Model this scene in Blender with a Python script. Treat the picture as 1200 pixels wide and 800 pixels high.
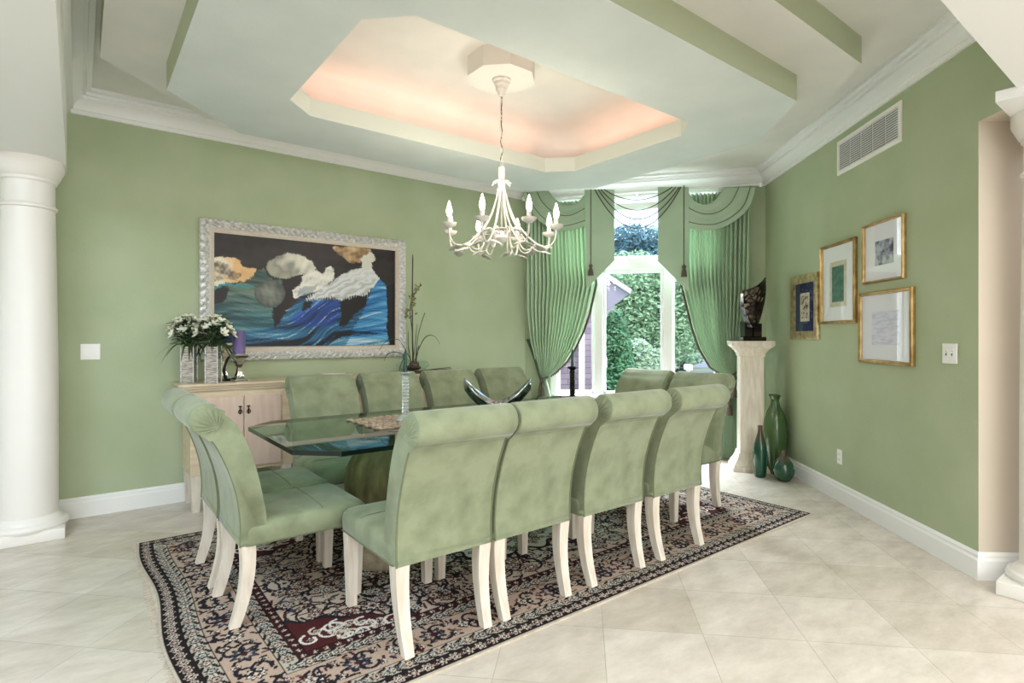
import bpy, bmesh, math, random
import numpy as np
from mathutils import Vector, Matrix
PI = math.pi
for o in list(bpy.data.objects): bpy.data.objects.remove(o)
SC = bpy.context.scene
COL = SC.collection

# ------------------------------------------------------------------ camera
YAW = math.radians(37.8); CA, SA = math.cos(YAW), math.sin(YAW)
FPX, HZ, EYE = 656.0, 394.0, 1.30
cd = bpy.data.cameras.new('camera'); cam = bpy.data.objects.new('camera', cd); COL.objects.link(cam)
cam.location = (0, 0, EYE); cam.rotation_euler = (PI/2, 0, -YAW)
cd.sensor_width = 36; cd.lens = FPX/1200*36; cd.shift_y = -(400-HZ)/1200; cd.clip_start = .05; cd.clip_end = 300
SC.camera = cam
# ------------------------------------------------------------------ colour management
SC.view_settings.view_transform = 'Standard'; SC.view_settings.look = 'None'
SC.view_settings.gamma = 1; SC.view_settings.use_curve_mapping = False
SC.view_settings.exposure = 0.86
# ------------------------------------------------------------------ world, sun, lamps
SKY = 2.4
w = bpy.data.worlds.new('sky'); SC.world = w; w.use_nodes = True
nt = w.node_tree; bg = nt.nodes['Background']
tc = nt.nodes.new('ShaderNodeTexCoord'); sep = nt.nodes.new('ShaderNodeSeparateXYZ')
nt.links.new(tc.outputs['Generated'], sep.inputs[0])
nz = nt.nodes.new('ShaderNodeTexNoise'); nz.inputs['Scale'].default_value = 3.2; nz.inputs['Detail'].default_value = 5
nt.links.new(tc.outputs['Generated'], nz.inputs['Vector'])
rp = nt.nodes.new('ShaderNodeValToRGB'); rp.color_ramp.elements[0].position = .36; rp.color_ramp.elements[1].position = .62
rp.color_ramp.elements[0].color = (.22, .45, .85, 1); rp.color_ramp.elements[1].color = (1, 1, 1, 1)
nt.links.new(nz.outputs['Fac'], rp.inputs[0]); nt.links.new(rp.outputs[0], bg.inputs['Color'])
bg.inputs['Strength'].default_value = SKY

def W2(x, y): return (CA*x+SA*y, -SA*x+CA*y)          # metres right of / ahead of the viewpoint -> room axes
def lamp(name, typ, loc, power, color=(1, 1, 1), size=None, rot=(0, 0, 0), radius=None):
    l = bpy.data.lights.new(name, typ); l.energy = power; l.color = color
    o = bpy.data.objects.new(name, l); COL.objects.link(o); o.location = loc; o.rotation_euler = rot
    if typ == 'AREA':
        l.shape = 'RECTANGLE'; l.size, l.size_y = size
    if radius is not None: l.shadow_soft_size = radius
    return o
s = lamp('sun', 'SUN', (0, 0, 20), 1.6, (1, .95, .86)); s.data.angle = .05; s.data.energy = 1.2
s.rotation_euler = Vector((-.35, .75, -.62)).to_track_quat('-Z', 'Y').to_euler()
# added, unseen area lights that brighten the room from the hall and left side
lamp('hall_fill_light', 'AREA', (1.2, -1.0, 2.95), 45, (1, .98, .94), (3.2, 1.6))
lamp('hall_fill_light', 'AREA', (-1.9, 1.4, 2.95), 88, (.70, .86, 1), (1.6, 2.6))
lamp('hall_fill_light', 'AREA', (4.5, -1.6, 2.95), 42, (.80, .90, 1), (1.4, 1.4))
lamp('hall_front_fill', 'AREA', (.4, -3.8, 1.7), 108, (.93, .97, 1), (5.0, 2.2), (PI/2, 0, 0))  # added frontal fill for room and curtains; the hall wall has no window
po = lamp('window_portal', 'AREA', (4.98, 4.12, 1.75), 1, (1, 1, 1), (2.2, 2.5), (PI/2, 0, -math.radians(51.8))); po.data.cycles.is_portal = True
sg = lamp('window_fill_light', 'AREA', (6.35, 5.35, 5.6), 1300, (.84, .92, 1), (3.4, 2.6)); sg.rotation_euler = Vector((-1.9, -1.75, -3.9)).to_track_quat('-Z', 'Y').to_euler()  # added area light outdoors, boosts daylight through the window
sg.data.spread = math.radians(110)
COVE_W = .75; BULB_W = 1.7

# ------------------------------------------------------------------ helpers
def lin(c):
    if isinstance(c, str): c = tuple(int(c[i:i+2], 16) for i in (0, 2, 4))
    c = [v/255 for v in c]
    return tuple(v/12.92 if v <= .04045 else ((v+.055)/1.055)**2.4 for v in c)+(1,)

def obj(name, bm, mats=None, parent=None, smooth=None, loc=None):
    bmesh.ops.remove_doubles(bm, verts=bm.verts, dist=1e-6)
    bmesh.ops.recalc_face_normals(bm, faces=bm.faces)
    me = bpy.data.meshes.new(name); bm.to_mesh(me); bm.free()
    if mats is not None:
        for m in (mats if isinstance(mats, (list, tuple)) else [mats]): me.materials.append(m)
    if smooth is not None:
        me.polygons.foreach_set('use_smooth', [True]*len(me.polygons))
        me.set_sharp_from_angle(angle=math.radians(smooth))
    o = bpy.data.objects.new(name, me); COL.objects.link(o)
    if parent is not None: o.parent = parent
    if loc is not None: o.location = loc
    return o
def B(): return bmesh.new()
def thing(name, label, cat, loc=(0, 0, 0), rz=0, group=None):
    o = bpy.data.objects.new(name, None); COL.objects.link(o); o.empty_display_size = .1
    o.location = loc; o.rotation_euler = (0, 0, rz); tag(o, label, cat, group); return o
def tag(o, label, cat, group=None):
    o['label'] = label; o['category'] = cat
    if group: o['group'] = group
    return o
def struct(o): o['kind'] = 'structure'; return o
def copy_tree(o, label=None, loc=None, rz=None, parent=None):
    c = o.copy(); COL.objects.link(c)
    if parent is not None: c.parent = parent
    for ch in list(o.children): copy_tree(ch, parent=c)
    if label: c['label'] = label
    if loc is not None: c.location = loc
    if rz is not None: c.rotation_euler = (0, 0, rz)
    return c

def box(bm, x0, x1, y0, y1, z0, z1, bev=0, seg=2, mi=0):
    vs = [bm.verts.new(p) for p in ((x0,y0,z0),(x1,y0,z0),(x1,y1,z0),(x0,y1,z0),(x0,y0,z1),(x1,y0,z1),(x1,y1,z1),(x0,y1,z1))]
    fs = [bm.faces.new([vs[i] for i in q]) for q in ((0,3,2,1),(4,5,6,7),(0,1,5,4),(1,2,6,5),(2,3,7,6),(3,0,4,7))]
    for f in fs: f.material_index = mi
    if bev:
        es = list({e for f in fs for e in f.edges})
        bmesh.ops.bevel(bm, geom=es, offset=bev, segments=seg, affect='EDGES', profile=.5)
def prism(bm, pts, fn, t0, t1, bev=0, seg=2, mi=0):
    """polygon pts (a,b) extruded from t0 to t1; fn(a,b,t) -> xyz"""
    a = [bm.verts.new(fn(p[0], p[1], t0)) for p in pts]; b = [bm.verts.new(fn(p[0], p[1], t1)) for p in pts]
    n = len(pts); fa = bm.faces.new(a); fb = bm.faces.new(b[::-1]); fs = [fa, fb]
    for i in range(n):
        j = (i+1) % n; fs.append(bm.faces.new((a[j], a[i], b[i], b[j])))
    for f in fs: f.material_index = mi
    if bev:
        es = list(set(list(fa.edges)+list(fb.edges)))
        bmesh.ops.bevel(bm, geom=es, offset=bev, segments=seg, affect='EDGES', profile=.5)
XY = lambda a, b, t: (a, b, t)
YZ = lambda a, b, t: (t, a, b)
XZ = lambda a, b, t: (a, t, b)
def loft(bm, rings, closed=True, cap0=False, cap1=False, mi=0):
    R = [[bm.verts.new(p) for p in r] for r in rings]; n = len(R[0]); fs = []
    for k in range(len(R)-1):
        for i in range(n if closed else n-1):
            j = (i+1) % n; fs.append(bm.faces.new((R[k][i], R[k][j], R[k+1][j], R[k+1][i])))
    if cap0: fs.append(bm.faces.new(R[0][::-1]))
    if cap1: fs.append(bm.faces.new(R[-1]))
    for f in fs: f.material_index = mi
    return R
def lathe(bm, prof, seg=32, c=(0, 0, 0), mi=0, cap0=True, cap1=True):
    rings = [[(c[0]+r*math.cos(2*PI*i/seg), c[1]+r*math.sin(2*PI*i/seg), c[2]+z) for i in range(seg)] for r, z in prof]
    loft(bm, rings, True, cap0, cap1, mi)
def tube(bm, pts, r, seg=8, cap=True, closed=False, mi=0):
    P = [Vector(p) for p in pts]; n = len(P)
    rad = r if isinstance(r, (list, tuple)) else [r]*n
    T = []
    for i in range(n):
        a = P[(i-1) % n] if closed else P[max(i-1, 0)]; b = P[(i+1) % n] if closed else P[min(i+1, n-1)]
        T.append((b-a).normalized() if (b-a).length > 1e-9 else Vector((0, 0, 1)))
    N = T[0].orthogonal().normalized(); rings = []
    for i in range(n):
        N = (N-T[i]*N.dot(T[i])); N = N.normalized() if N.length > 1e-6 else T[i].orthogonal().normalized()
        Bn = T[i].cross(N)
        rings.append([tuple(P[i]+(N*math.cos(2*PI*k/seg)+Bn*math.sin(2*PI*k/seg))*rad[i]) for k in range(seg)])
    if closed: rings.append(rings[0])
    loft(bm, rings, True, cap and not closed, cap and not closed, mi)
def smoothline(pts, n=6):
    P = [Vector(p) for p in pts]; out = []
    for i in range(len(P)-1):
        p0 = P[max(i-1, 0)]; p1 = P[i]; p2 = P[i+1]; p3 = P[min(i+2, len(P)-1)]
        for k in range(n):
            t = k/n
            out.append(.5*((2*p1)+(p2-p0)*t+(2*p0-5*p1+4*p2-p3)*t*t+(3*p1-p0-3*p2+p3)*t**3))
    out.append(P[-1]); return out
def grid(bm, fn, nu, nv, mi=0):
    V = [[bm.verts.new(fn(i/nu, j/nv)) for i in range(nu+1)] for j in range(nv+1)]
    for j in range(nv):
        for i in range(nu):
            f = bm.faces.new((V[j][i], V[j][i+1], V[j+1][i+1], V[j+1][i])); f.material_index = mi
    return V
def rrect(w, d, r, n=5, cx=0, cy=0, z=0):
    out = []
    for (sx, sy, a0) in ((1, 1, 0), (-1, 1, PI/2), (-1, -1, PI), (1, -1, 1.5*PI)):
        for k in range(n+1):
            a = a0+PI/2*k/n
            out.append((cx+sx*(w/2-r)+r*math.cos(a), cy+sy*(d/2-r)+r*math.sin(a), z))
    return out
def ellipsoid(bm, c, rx, ry, rz, seg=12, rings=8, mi=0, M=None):
    rr = []
    for k in range(1, rings):
        a = PI*k/rings
        rr.append([(rx*math.sin(a)*math.cos(2*PI*i/seg), ry*math.sin(a)*math.sin(2*PI*i/seg), -rz*math.cos(a)) for i in range(seg)])
    f = (lambda p: tuple(Vector(c)+(M @ Vector(p)))) if M is not None else (lambda p: (c[0]+p[0], c[1]+p[1], c[2]+p[2]))
    loft(bm, [[f(p) for p in r] for r in rr], True, True, True, mi)
def solid(o, t, off=0):
    m = o.modifiers.new('thickness', 'SOLIDIFY'); m.thickness = t; m.offset = off; return o
def lerp_table(tab, x):
    if x <= tab[0][0]: return tab[0][1]
    for (a, b), (c, d) in zip(tab, tab[1:]):
        if x <= c: return b+(d-b)*(x-a)/(c-a)
    return tab[-1][1]
def sst(x, a, b):
    t = min(max((x-a)/(b-a), 0), 1); return t*t*(3-2*t)

# ------------------------------------------------------------------ materials
def mat(name, col, rough=.5, metal=0, col2=None, nscale=6, stretch=(1, 1, 1), detail=4, lo=.35, hi=.65, bump=0, bscale=None,
        sheen=0, emit=None, estr=0, spec=.5, coat=0, trans=0, coords='Object', bstretch=None):
    m = bpy.data.materials.new(name); m.use_nodes = True; nt = m.node_tree; p = nt.nodes['Principled BSDF']
    p.inputs['Base Color'].default_value = lin(col); p.inputs['Roughness'].default_value = rough
    p.inputs['Metallic'].default_value = metal; p.inputs['Specular IOR Level'].default_value = spec
    p.inputs['Coat Weight'].default_value = coat; p.inputs['Transmission Weight'].default_value = trans
    if sheen: p.inputs['Sheen Weight'].default_value = sheen; p.inputs['Sheen Roughness'].default_value = .4
    if emit: p.inputs['Emission Color'].default_value = lin(emit); p.inputs['Emission Strength'].default_value = estr
    if col2 or bump:
        t = nt.nodes.new('ShaderNodeTexCoord')
    if col2:
        mp = nt.nodes.new('ShaderNodeMapping'); mp.inputs['Scale'].default_value = stretch
        n = nt.nodes.new('ShaderNodeTexNoise'); n.inputs['Scale'].default_value = nscale; n.inputs['Detail'].default_value = detail
        r = nt.nodes.new('ShaderNodeValToRGB'); r.color_ramp.elements[0].position = lo; r.color_ramp.elements[1].position = hi
        r.color_ramp.elements[0].color = lin(col); r.color_ramp.elements[1].color = lin(col2)
        nt.links.new(t.outputs[coords], mp.inputs[0]); nt.links.new(mp.outputs[0], n.inputs['Vector'])
        nt.links.new(n.outputs['Fac'], r.inputs[0]); nt.links.new(r.outputs[0], p.inputs['Base Color'])
    if bump:
        mp = nt.nodes.new('ShaderNodeMapping'); mp.inputs['Scale'].default_value = bstretch or stretch
        n = nt.nodes.new('ShaderNodeTexNoise'); n.inputs['Scale'].default_value = bscale or nscale*4; n.inputs['Detail'].default_value = 3
        b = nt.nodes.new('ShaderNodeBump'); b.inputs['Strength'].default_value = bump; b.inputs['Distance'].default_value = .01
        nt.links.new(t.outputs[coords], mp.inputs[0]); nt.links.new(mp.outputs[0], n.inputs['Vector'])
        nt.links.new(n.outputs['Fac'], b.inputs['Height']); nt.links.new(b.outputs[0], p.inputs['Normal'])
    return m
def glassmat(name, tint, ior=1.5, rough=0.0, gl=(1, 1, 1, 1)):
    """clear sheet: tinted straight-through light plus mirror reflection by Fresnel"""
    m = bpy.data.materials.new(name); m.use_nodes = True; nt = m.node_tree; nt.nodes.clear()
    out = nt.nodes.new('ShaderNodeOutputMaterial'); mx = nt.nodes.new('ShaderNodeMixShader'); fr = nt.nodes.new('ShaderNodeFresnel')
    tr = nt.nodes.new('ShaderNodeBsdfTransparent'); g = nt.nodes.new('ShaderNodeBsdfGlossy')
    fr.inputs['IOR'].default_value = ior; tr.inputs['Color'].default_value = tint; g.inputs['Roughness'].default_value = rough
    g.inputs['Color'].default_value = gl
    ge = nt.nodes.new('ShaderNodeNewGeometry'); iv = nt.nodes.new('ShaderNodeMath'); iv.operation = 'SUBTRACT'; iv.inputs[0].default_value = 1; ml = nt.nodes.new('ShaderNodeMath'); ml.operation = 'MULTIPLY'
    nt.links.new(ge.outputs['Backfacing'], iv.inputs[1]); nt.links.new(fr.outputs[0], ml.inputs[0]); nt.links.new(iv.outputs[0], ml.inputs[1]); nt.links.new(ml.outputs[0], mx.inputs[0])
    nt.links.new(tr.outputs[0], mx.inputs[1]); nt.links.new(g.outputs[0], mx.inputs[2])
    nt.links.new(mx.outputs[0], out.inputs[0]); return m
def colmat(name, rough, bump=0, bscale=300, spec=.4):
    m = bpy.data.materials.new(name); m.use_nodes = True; nt = m.node_tree; p = nt.nodes['Principled BSDF']
    a = nt.nodes.new('ShaderNodeAttribute'); a.attribute_name = 'col'; nt.links.new(a.outputs['Color'], p.inputs['Base Color'])
    p.inputs['Roughness'].default_value = rough; p.inputs['Specular IOR Level'].default_value = spec
    if bump:
        t = nt.nodes.new('ShaderNodeTexCoord'); n = nt.nodes.new('ShaderNodeTexNoise'); n.inputs['Scale'].default_value = bscale
        b = nt.nodes.new('ShaderNodeBump'); b.inputs['Strength'].default_value = bump; b.inputs['Distance'].default_value = .003
        nt.links.new(t.outputs['Object'], n.inputs['Vector']); nt.links.new(n.outputs['Fac'], b.inputs['Height']); nt.links.new(b.outputs[0], p.inputs['Normal'])
    return m

M = {}
M['wall'] = mat('wall_sage', 'abb795', .75, col2='b3be9f', nscale=2.2, bump=.12, bscale=60, spec=.25)
def translucent(m, f):
    nt = m.node_tree; p = nt.nodes['Principled BSDF']; out = nt.nodes['Material Output']
    t = nt.nodes.new('ShaderNodeBsdfTranslucent'); mx = nt.nodes.new('ShaderNodeMixShader'); mx.inputs[0].default_value = f
    src = p.inputs['Base Color'].links[0].from_socket; nt.links.new(src, t.inputs['Color'])
    nt.links.new(p.outputs[0], mx.inputs[1]); nt.links.new(t.outputs[0], mx.inputs[2]); nt.links.new(mx.outputs[0], out.inputs[0]); return m
M['beige'] = mat('wall_end_beige', 'd2c6b6', .6, spec=.3)
M['ceil'] = mat('ceiling_white', 'e9e7e0', .8, col2='e2e1db', nscale=3, bump=.08, bscale=90, spec=.2)
M['soffit'] = mat('soffit_daylit', 'd7deda', .8, col2='d0d8d4', nscale=3, bump=.08, bscale=90, spec=.2)  # white soffit with the blue-grey cast of daylight put into its colour
M['band'] = mat('band_sage', 'bbc3a6', .75, spec=.2)
M['lip'] = mat('lip_pale_sage', 'd3d9cf', .75, spec=.2)
M['trim'] = mat('trim_white', 'f1f1ef', .4, spec=.4)
M['column'] = mat('column_cream', 'ebe7e1', .35, spec=.4)
M['velvet'] = mat('sage_velvet', '7a8266', .85, col2='939b7e', nscale=8, detail=8, lo=.30, hi=.62, bump=.25, bscale=220, sheen=.35, spec=.15)
M['welt'] = mat('velvet_piping', '6d7558', .85)
M['bleach'] = mat('bleached_wood', 'e9e0d2', .5, col2='d8cbba', nscale=9, stretch=(4, 4, .6), bump=.1, bscale=30)
M['pickled'] = mat('pickled_wood', 'dccdb2', .5, col2='d0bd9f', nscale=5, stretch=(1, 3, 6), bump=.05, bscale=30)
M['pickledv'] = mat('pickled_wood_doors', 'dcc6b6', .5, col2='d1b8a7', nscale=5, stretch=(5, 3, .7), bump=.05, bscale=30)
M['iron'] = mat('dark_iron', '2b2622', .4, .8)
M['gold'] = mat('gold_leaf', '9c7a48', .34, .85, col2='c9ad7a', nscale=14, lo=.3, hi=.7, bump=.1, bscale=60)
M['goldpale'] = mat('pale_gold_leaf', 'd8c596', .35, .7, col2='97805a', nscale=22, lo=.4, hi=.75, bump=.1, bscale=70)
M['silver'] = mat('silver_leaf', 'e9e8e6', .35, .4, col2='b3b1ac', nscale=45, lo=.35, hi=.75, bump=.2, bscale=120)
M['liner'] = mat('liner_linen', 'd5cabd', .7, col2='cbbfb1', nscale=60)
M['mirror'] = mat('mercury_silver', 'd8d6d2', .12, 1)
M['white'] = mat('white_plastic', 'f2f1ee', .35)
M['ventgap'] = mat('vent_gap', '8d9098', .7)
M['dark'] = mat('dark_slot', '3a3a3c', .6)
M['matboard'] = mat('white_matboard', 'eef0f4', .8)
M['navy'] = mat('navy_matboard', '1f2a55', .8)
M['paper'] = mat('aged_paper', 'd8d2c0', .8, col2='c6bda6', nscale=20)
M['greenprint'] = mat('green_print', '4f7f70', .7, col2='2f5d52', nscale=26, lo=.4, hi=.6)
M['inkprint'] = mat('ink_print', 'c9bda0', .7, col2='3b3733', nscale=30, lo=.5, hi=.58)
M['greyprint'] = mat('grey_print', 'b9c0c9', .7, col2='3f4954', nscale=16, lo=.42, hi=.62)
M['paleprint'] = mat('pale_print', 'e6e8f2', .7, col2='cfd3e8', nscale=10, stretch=(1, 1, 5), lo=.45, hi=.6)
M['picglass'] = glassmat('picture_glass', (.99, .99, .99, 1), 1.45)
M['window_glass'] = glassmat('window_glass', (.96, .98, .98, 1), 1.35)
M['tableglass'] = glassmat('table_glass', (.52, .70, .62, 1), 1.8)
M['glassedge'] = mat('glass_edge', '0a1f1a', .12, col2='050f0d', nscale=3, spec=.4)
M['clear'] = glassmat('clear_glass', (.93, .97, .96, 1), 1.5)
M['crystal'] = mat('crystal', 'eef3f3', .04, trans=.75, spec=.8)
M['curtain'] = mat('sage_curtain', 'aecaa7', .7, col2='bcd5b4', nscale=3, stretch=(6, 6, .4), sheen=.3, bump=.08, bscale=300, spec=.25)
M['valance'] = mat('sage_valance', 'aac2a6', .75, col2='b4c9af', nscale=3, sheen=.2, bump=.06, bscale=300, spec=.2)
translucent(M['curtain'], .04)
M['cord'] = mat('dark_cord', '544a3e', .7, col2='6d6352', nscale=60)
M['tieband'] = mat('tieback_green', '3d4a3a', .7, col2='55604c', nscale=40)
M['chand'] = mat('chandelier_cream', 'e9e5de', .45, col2='d3cec6', nscale=20)
M['bulb'] = mat('candle_bulb', 'fff4e0', .3, emit='fff1dc', estr=9)
M['chain'] = mat('chain_brown', '6b5f52', .5, .5)
M['stone'] = mat('carved_pedestal', '7d7048', .7, col2='584d2e', nscale=10, stretch=(2, 2, .8), lo=.3, hi=.7, bump=.5, bscale=26)
M['stonebase'] = mat('pedestal_base', 'b7a98f', .6, col2='8d8068', nscale=14)
M['candlegreen'] = mat('dark_green_wax', '163f31', .35)
M['candlepurple'] = mat('purple_wax', '6a5c8f', .5, col2='7d6fa0', nscale=8)
M['leaf'] = mat('leaf_dark', '26401f', .5, col2='3c5a2c', nscale=14)
M['petal'] = mat('petal_white', 'eeecdc', .55, col2='dfe0c0', nscale=30)
M['stem'] = mat('stem_brown', '3e3023', .6)
M['soil'] = mat('root_fibre', '5b4431', .85, col2='3a2a1d', nscale=40, bump=.5)
M['spray'] = mat('orchid_spray', '9a9a6a', .6, col2='6f7448', nscale=40)
M['blackmetal'] = mat('black_bronze', '17130f', .28, .6, col2='3a2a1e', nscale=25, lo=.45, hi=.7)
M['blackgloss'] = mat('black_gloss', '0d0c0d', .15)
M['greenglaze'] = mat('green_glaze', '3f5c33', .2, col2='4d6b3d', nscale=4, stretch=(1, 1, .5), coat=.4)
M['weave'] = mat('woven_shell', 'b8a590', .5, col2='7c6a58', nscale=40, bump=.3)
M['dish'] = mat('pale_dish', 'e8dcd2', .4)
M['brick'] = None
def wood(z): return M['bleach']
def glaze(name, top, bot, z0, z1):
    m = bpy.data.materials.new(name); m.use_nodes = True; nt = m.node_tree; p = nt.nodes['Principled BSDF']
    t = nt.nodes.new('ShaderNodeTexCoord'); s_ = nt.nodes.new('ShaderNodeSeparateXYZ'); n = nt.nodes.new('ShaderNodeTexNoise')
    mp = nt.nodes.new('ShaderNodeMapping'); mp.inputs['Scale'].default_value = (22, 22, 2.5)
    nt.links.new(t.outputs['Object'], mp.inputs[0]); nt.links.new(mp.outputs[0], n.inputs['Vector']); n.inputs['Scale'].default_value = 1
    nt.links.new(t.outputs['Object'], s_.inputs[0])
    a = nt.nodes.new('ShaderNodeMath'); a.operation = 'MULTIPLY_ADD'; a.inputs[1].default_value = .25; nt.links.new(n.outputs['Fac'], a.inputs[0])
    mr = nt.nodes.new('ShaderNodeMapRange'); mr.inputs[1].default_value = z0; mr.inputs[2].default_value = z1
    nt.links.new(s_.outputs['Z'], mr.inputs[0]); nt.links.new(mr.outputs[0], a.inputs[2])
    r = nt.nodes.new('ShaderNodeValToRGB'); r.color_ramp.elements[0].position = .3; r.color_ramp.elements[1].position = .85
    r.color_ramp.elements[0].color = lin(bot); r.color_ramp.elements[1].color = lin(top)
    nt.links.new(a.outputs[0], r.inputs[0]); nt.links.new(r.outputs[0], p.inputs['Base Color'])
    p.inputs['Roughness'].default_value = .12; p.inputs['Coat Weight'].default_value = .5; return m
M['glazeA'] = glaze('drip_glaze_tall', '5a4438', '0f4a33', .22, .5)
M['glazeB'] = glaze('drip_glaze_round', '5a4438', '124a30', .12, .28)

def floor_material():
    m = bpy.data.materials.new('travertine_tiles'); m.use_nodes = True; nt = m.node_tree; p = nt.nodes['Principled BSDF']
    t = nt.nodes.new('ShaderNodeTexCoord'); mp = nt.nodes.new('ShaderNodeMapping')
    mp.inputs['Rotation'].default_value = (0, 0, PI/4); mp.inputs['Location'].default_value = (-.09+4.3, -.38+4.3, 0)
    nt.links.new(t.outputs['Object'], mp.inputs[0])
    b = nt.nodes.new('ShaderNodeTexBrick'); b.offset = 0; b.squash = 1
    b.inputs['Scale'].default_value = 1; b.inputs['Brick Width'].default_value = .43; b.inputs['Row Height'].default_value = .43
    b.inputs['Mortar Size'].default_value = .0022; b.inputs['Mortar Smooth'].default_value = .2; b.inputs['Bias'].default_value = 0
    b.inputs['Color1'].default_value = lin('d9d0c6'); b.inputs['Color2'].default_value = lin('cbc1b4'); b.inputs['Mortar'].default_value = lin('bcb5a9')
    nt.links.new(mp.outputs[0], b.inputs['Vector'])
    n = nt.nodes.new('ShaderNodeTexNoise'); n.inputs['Scale'].default_value = 3.5; n.inputs['Detail'].default_value = 9; n.inputs['Roughness'].default_value = .7
    mp2 = nt.nodes.new('ShaderNodeMapping'); mp2.inputs['Rotation'].default_value = (0, 0, .9); mp2.inputs['Scale'].default_value = (1, 2.2, 1)
    nt.links.new(t.outputs['Object'], mp2.inputs[0]); nt.links.new(mp2.outputs[0], n.inputs['Vector'])
    r = nt.nodes.new('ShaderNodeValToRGB'); r.color_ramp.elements[0].position = .33; r.color_ramp.elements[1].position = .68
    r.color_ramp.elements[0].color = (.80, .78, .745, 1); r.color_ramp.elements[1].color = (1.06, 1.06, 1.05, 1)
    nt.links.new(n.outputs['Fac'], r.inputs[0])
    mx = nt.nodes.new('ShaderNodeMix'); mx.data_type = 'RGBA'; mx.blend_type = 'MULTIPLY'; mx.inputs[0].default_value = 1
    nt.links.new(b.outputs['Color'], mx.inputs[6]); nt.links.new(r.outputs[0], mx.inputs[7]); nt.links.new(mx.outputs[2], p.inputs['Base Color'])
    p.inputs['Roughness'].default_value = .24; p.inputs['Specular IOR Level'].default_value = .45
    bp = nt.nodes.new('ShaderNodeBump'); bp.inputs['Strength'].default_value = .25; bp.inputs['Distance'].default_value = .002; bp.invert = True
    nt.links.new(b.outputs['Fac'], bp.inputs['Height']); nt.links.new(bp.outputs[0], p.inputs['Normal'])
    return m
M['floor'] = floor_material()
def brick_material():
    m = bpy.data.materials.new('brick'); m.use_nodes = True; nt = m.node_tree; p = nt.nodes['Principled BSDF']
    t = nt.nodes.new('ShaderNodeTexCoord'); mp = nt.nodes.new('ShaderNodeMapping'); mp.inputs['Rotation'].default_value = (PI/2, 0, 0)
    nt.links.new(t.outputs['Object'], mp.inputs[0])
    b = nt.nodes.new('ShaderNodeTexBrick'); b.inputs['Scale'].default_value = 1; b.inputs['Brick Width'].default_value = .24; b.inputs['Row Height'].default_value = .085
    b.inputs['Mortar Size'].default_value = .006; b.inputs['Color1'].default_value = lin('6b5a66'); b.inputs['Color2'].default_value = lin('58495a'); b.inputs['Mortar'].default_value = lin('3e3742')
    nt.links.new(mp.outputs[0], b.inputs['Vector']); nt.links.new(b.outputs['Color'], p.inputs['Base Color']); p.inputs['Roughness'].default_value = .9
    return m
M['brick'] = brick_material()

# ------------------------------------------------------------------ wall frames (local x = to the right for someone facing the wall, -y = into the room)
LV = 5.085                                            # the long left wall stands on v = 5.085
L = (4.138, LV); R = (5.746, 3.035); E = (3.814, .838)
AW = math.atan2(R[1]-L[1], R[0]-L[0]); LW = math.dist(L, R)
AR = math.atan2(E[1]-R[1], E[0]-R[0]); LR = math.dist(R, E)
def frame_pt(o, a, x, y): return (o[0]+x*math.cos(a)-y*math.sin(a), o[1]+x*math.sin(a)+y*math.cos(a))
def at(px, py, o, a, off=0.0):
    """where the sight line through picture point px,py meets the wall plane moved off metres into the room: local x, z"""
    k = (px-600)/FPX; h = (HZ-py)/FPX
    dx, dy = CA*k+SA, -SA*k+CA
    rx, ry = -o[0], -o[1]
    c, s_ = math.cos(-a), math.sin(-a)
    ox, oy = c*rx-s_*ry, s_*rx+c*ry; ex, ey = c*dx-s_*dy, s_*dx+c*dy
    t = (-off-oy)/ey
    return ox+t*ex, EYE+t*h

# ================================================================== THE SETTING
CEIL = 3.06
def inward(p, q):
    dx, dy = q[0]-p[0], q[1]-p[1]; n = math.hypot(dx, dy); return (dy/n, -dx/n)
def sweep(bm, pts, prof, caps=True, mi=0):
    """profile (distance from wall, z) swept along a wall line, room on the right hand, mitred"""
    rings = []
    for i, p in enumerate(pts):
        if i == 0: m = inward(pts[0], pts[1])
        elif i == len(pts)-1: m = inward(pts[-2], pts[-1])
        else:
            a = inward(pts[i-1], p); b = inward(p, pts[i+1]); k = 1+a[0]*b[0]+a[1]*b[1]
            m = ((a[0]+b[0])/k, (a[1]+b[1])/k)
        rings.append([(p[0]+m[0]*d, p[1]+m[1]*d, z) for d, z in prof])
    loft(bm, rings, True, caps, caps, mi)

# floor: one tiled surface through dining room and hall
bm = B(); prism(bm, [(-5, -4.4), (6.4, -4.4), (6.4, 2.6), (R[0]+.1, R[1]+.08), (L[0]+.07, LV+.12), (-5, LV+.12)], XY, -.12, 0)
struct(obj('floor', bm, M['floor']))
# left wall
bm = B(); box(bm, -5, L[0]+.05, LV, LV+.15, 0, CEIL+.1); struct(obj('wall_left', bm, M['wall']))
# window wall (local frame) with its opening
WO = (.30, 2.20, .58, 2.90)                            # opening: from, to, sill, head
bm = B()
for a in ((-.05, WO[0], 0, CEIL+.1), (WO[1], LW+.1, 0, CEIL+.1), (WO[0], WO[1], 0, WO[2]), (WO[0], WO[1], WO[3], CEIL+.1)):
    box(bm, a[0], a[1], 0, .18, a[2], a[3])
o = struct(obj('wall_back', bm, M['wall'])); o.location = (L[0], L[1], 0); o.rotation_euler = (0, 0, AW)
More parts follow.
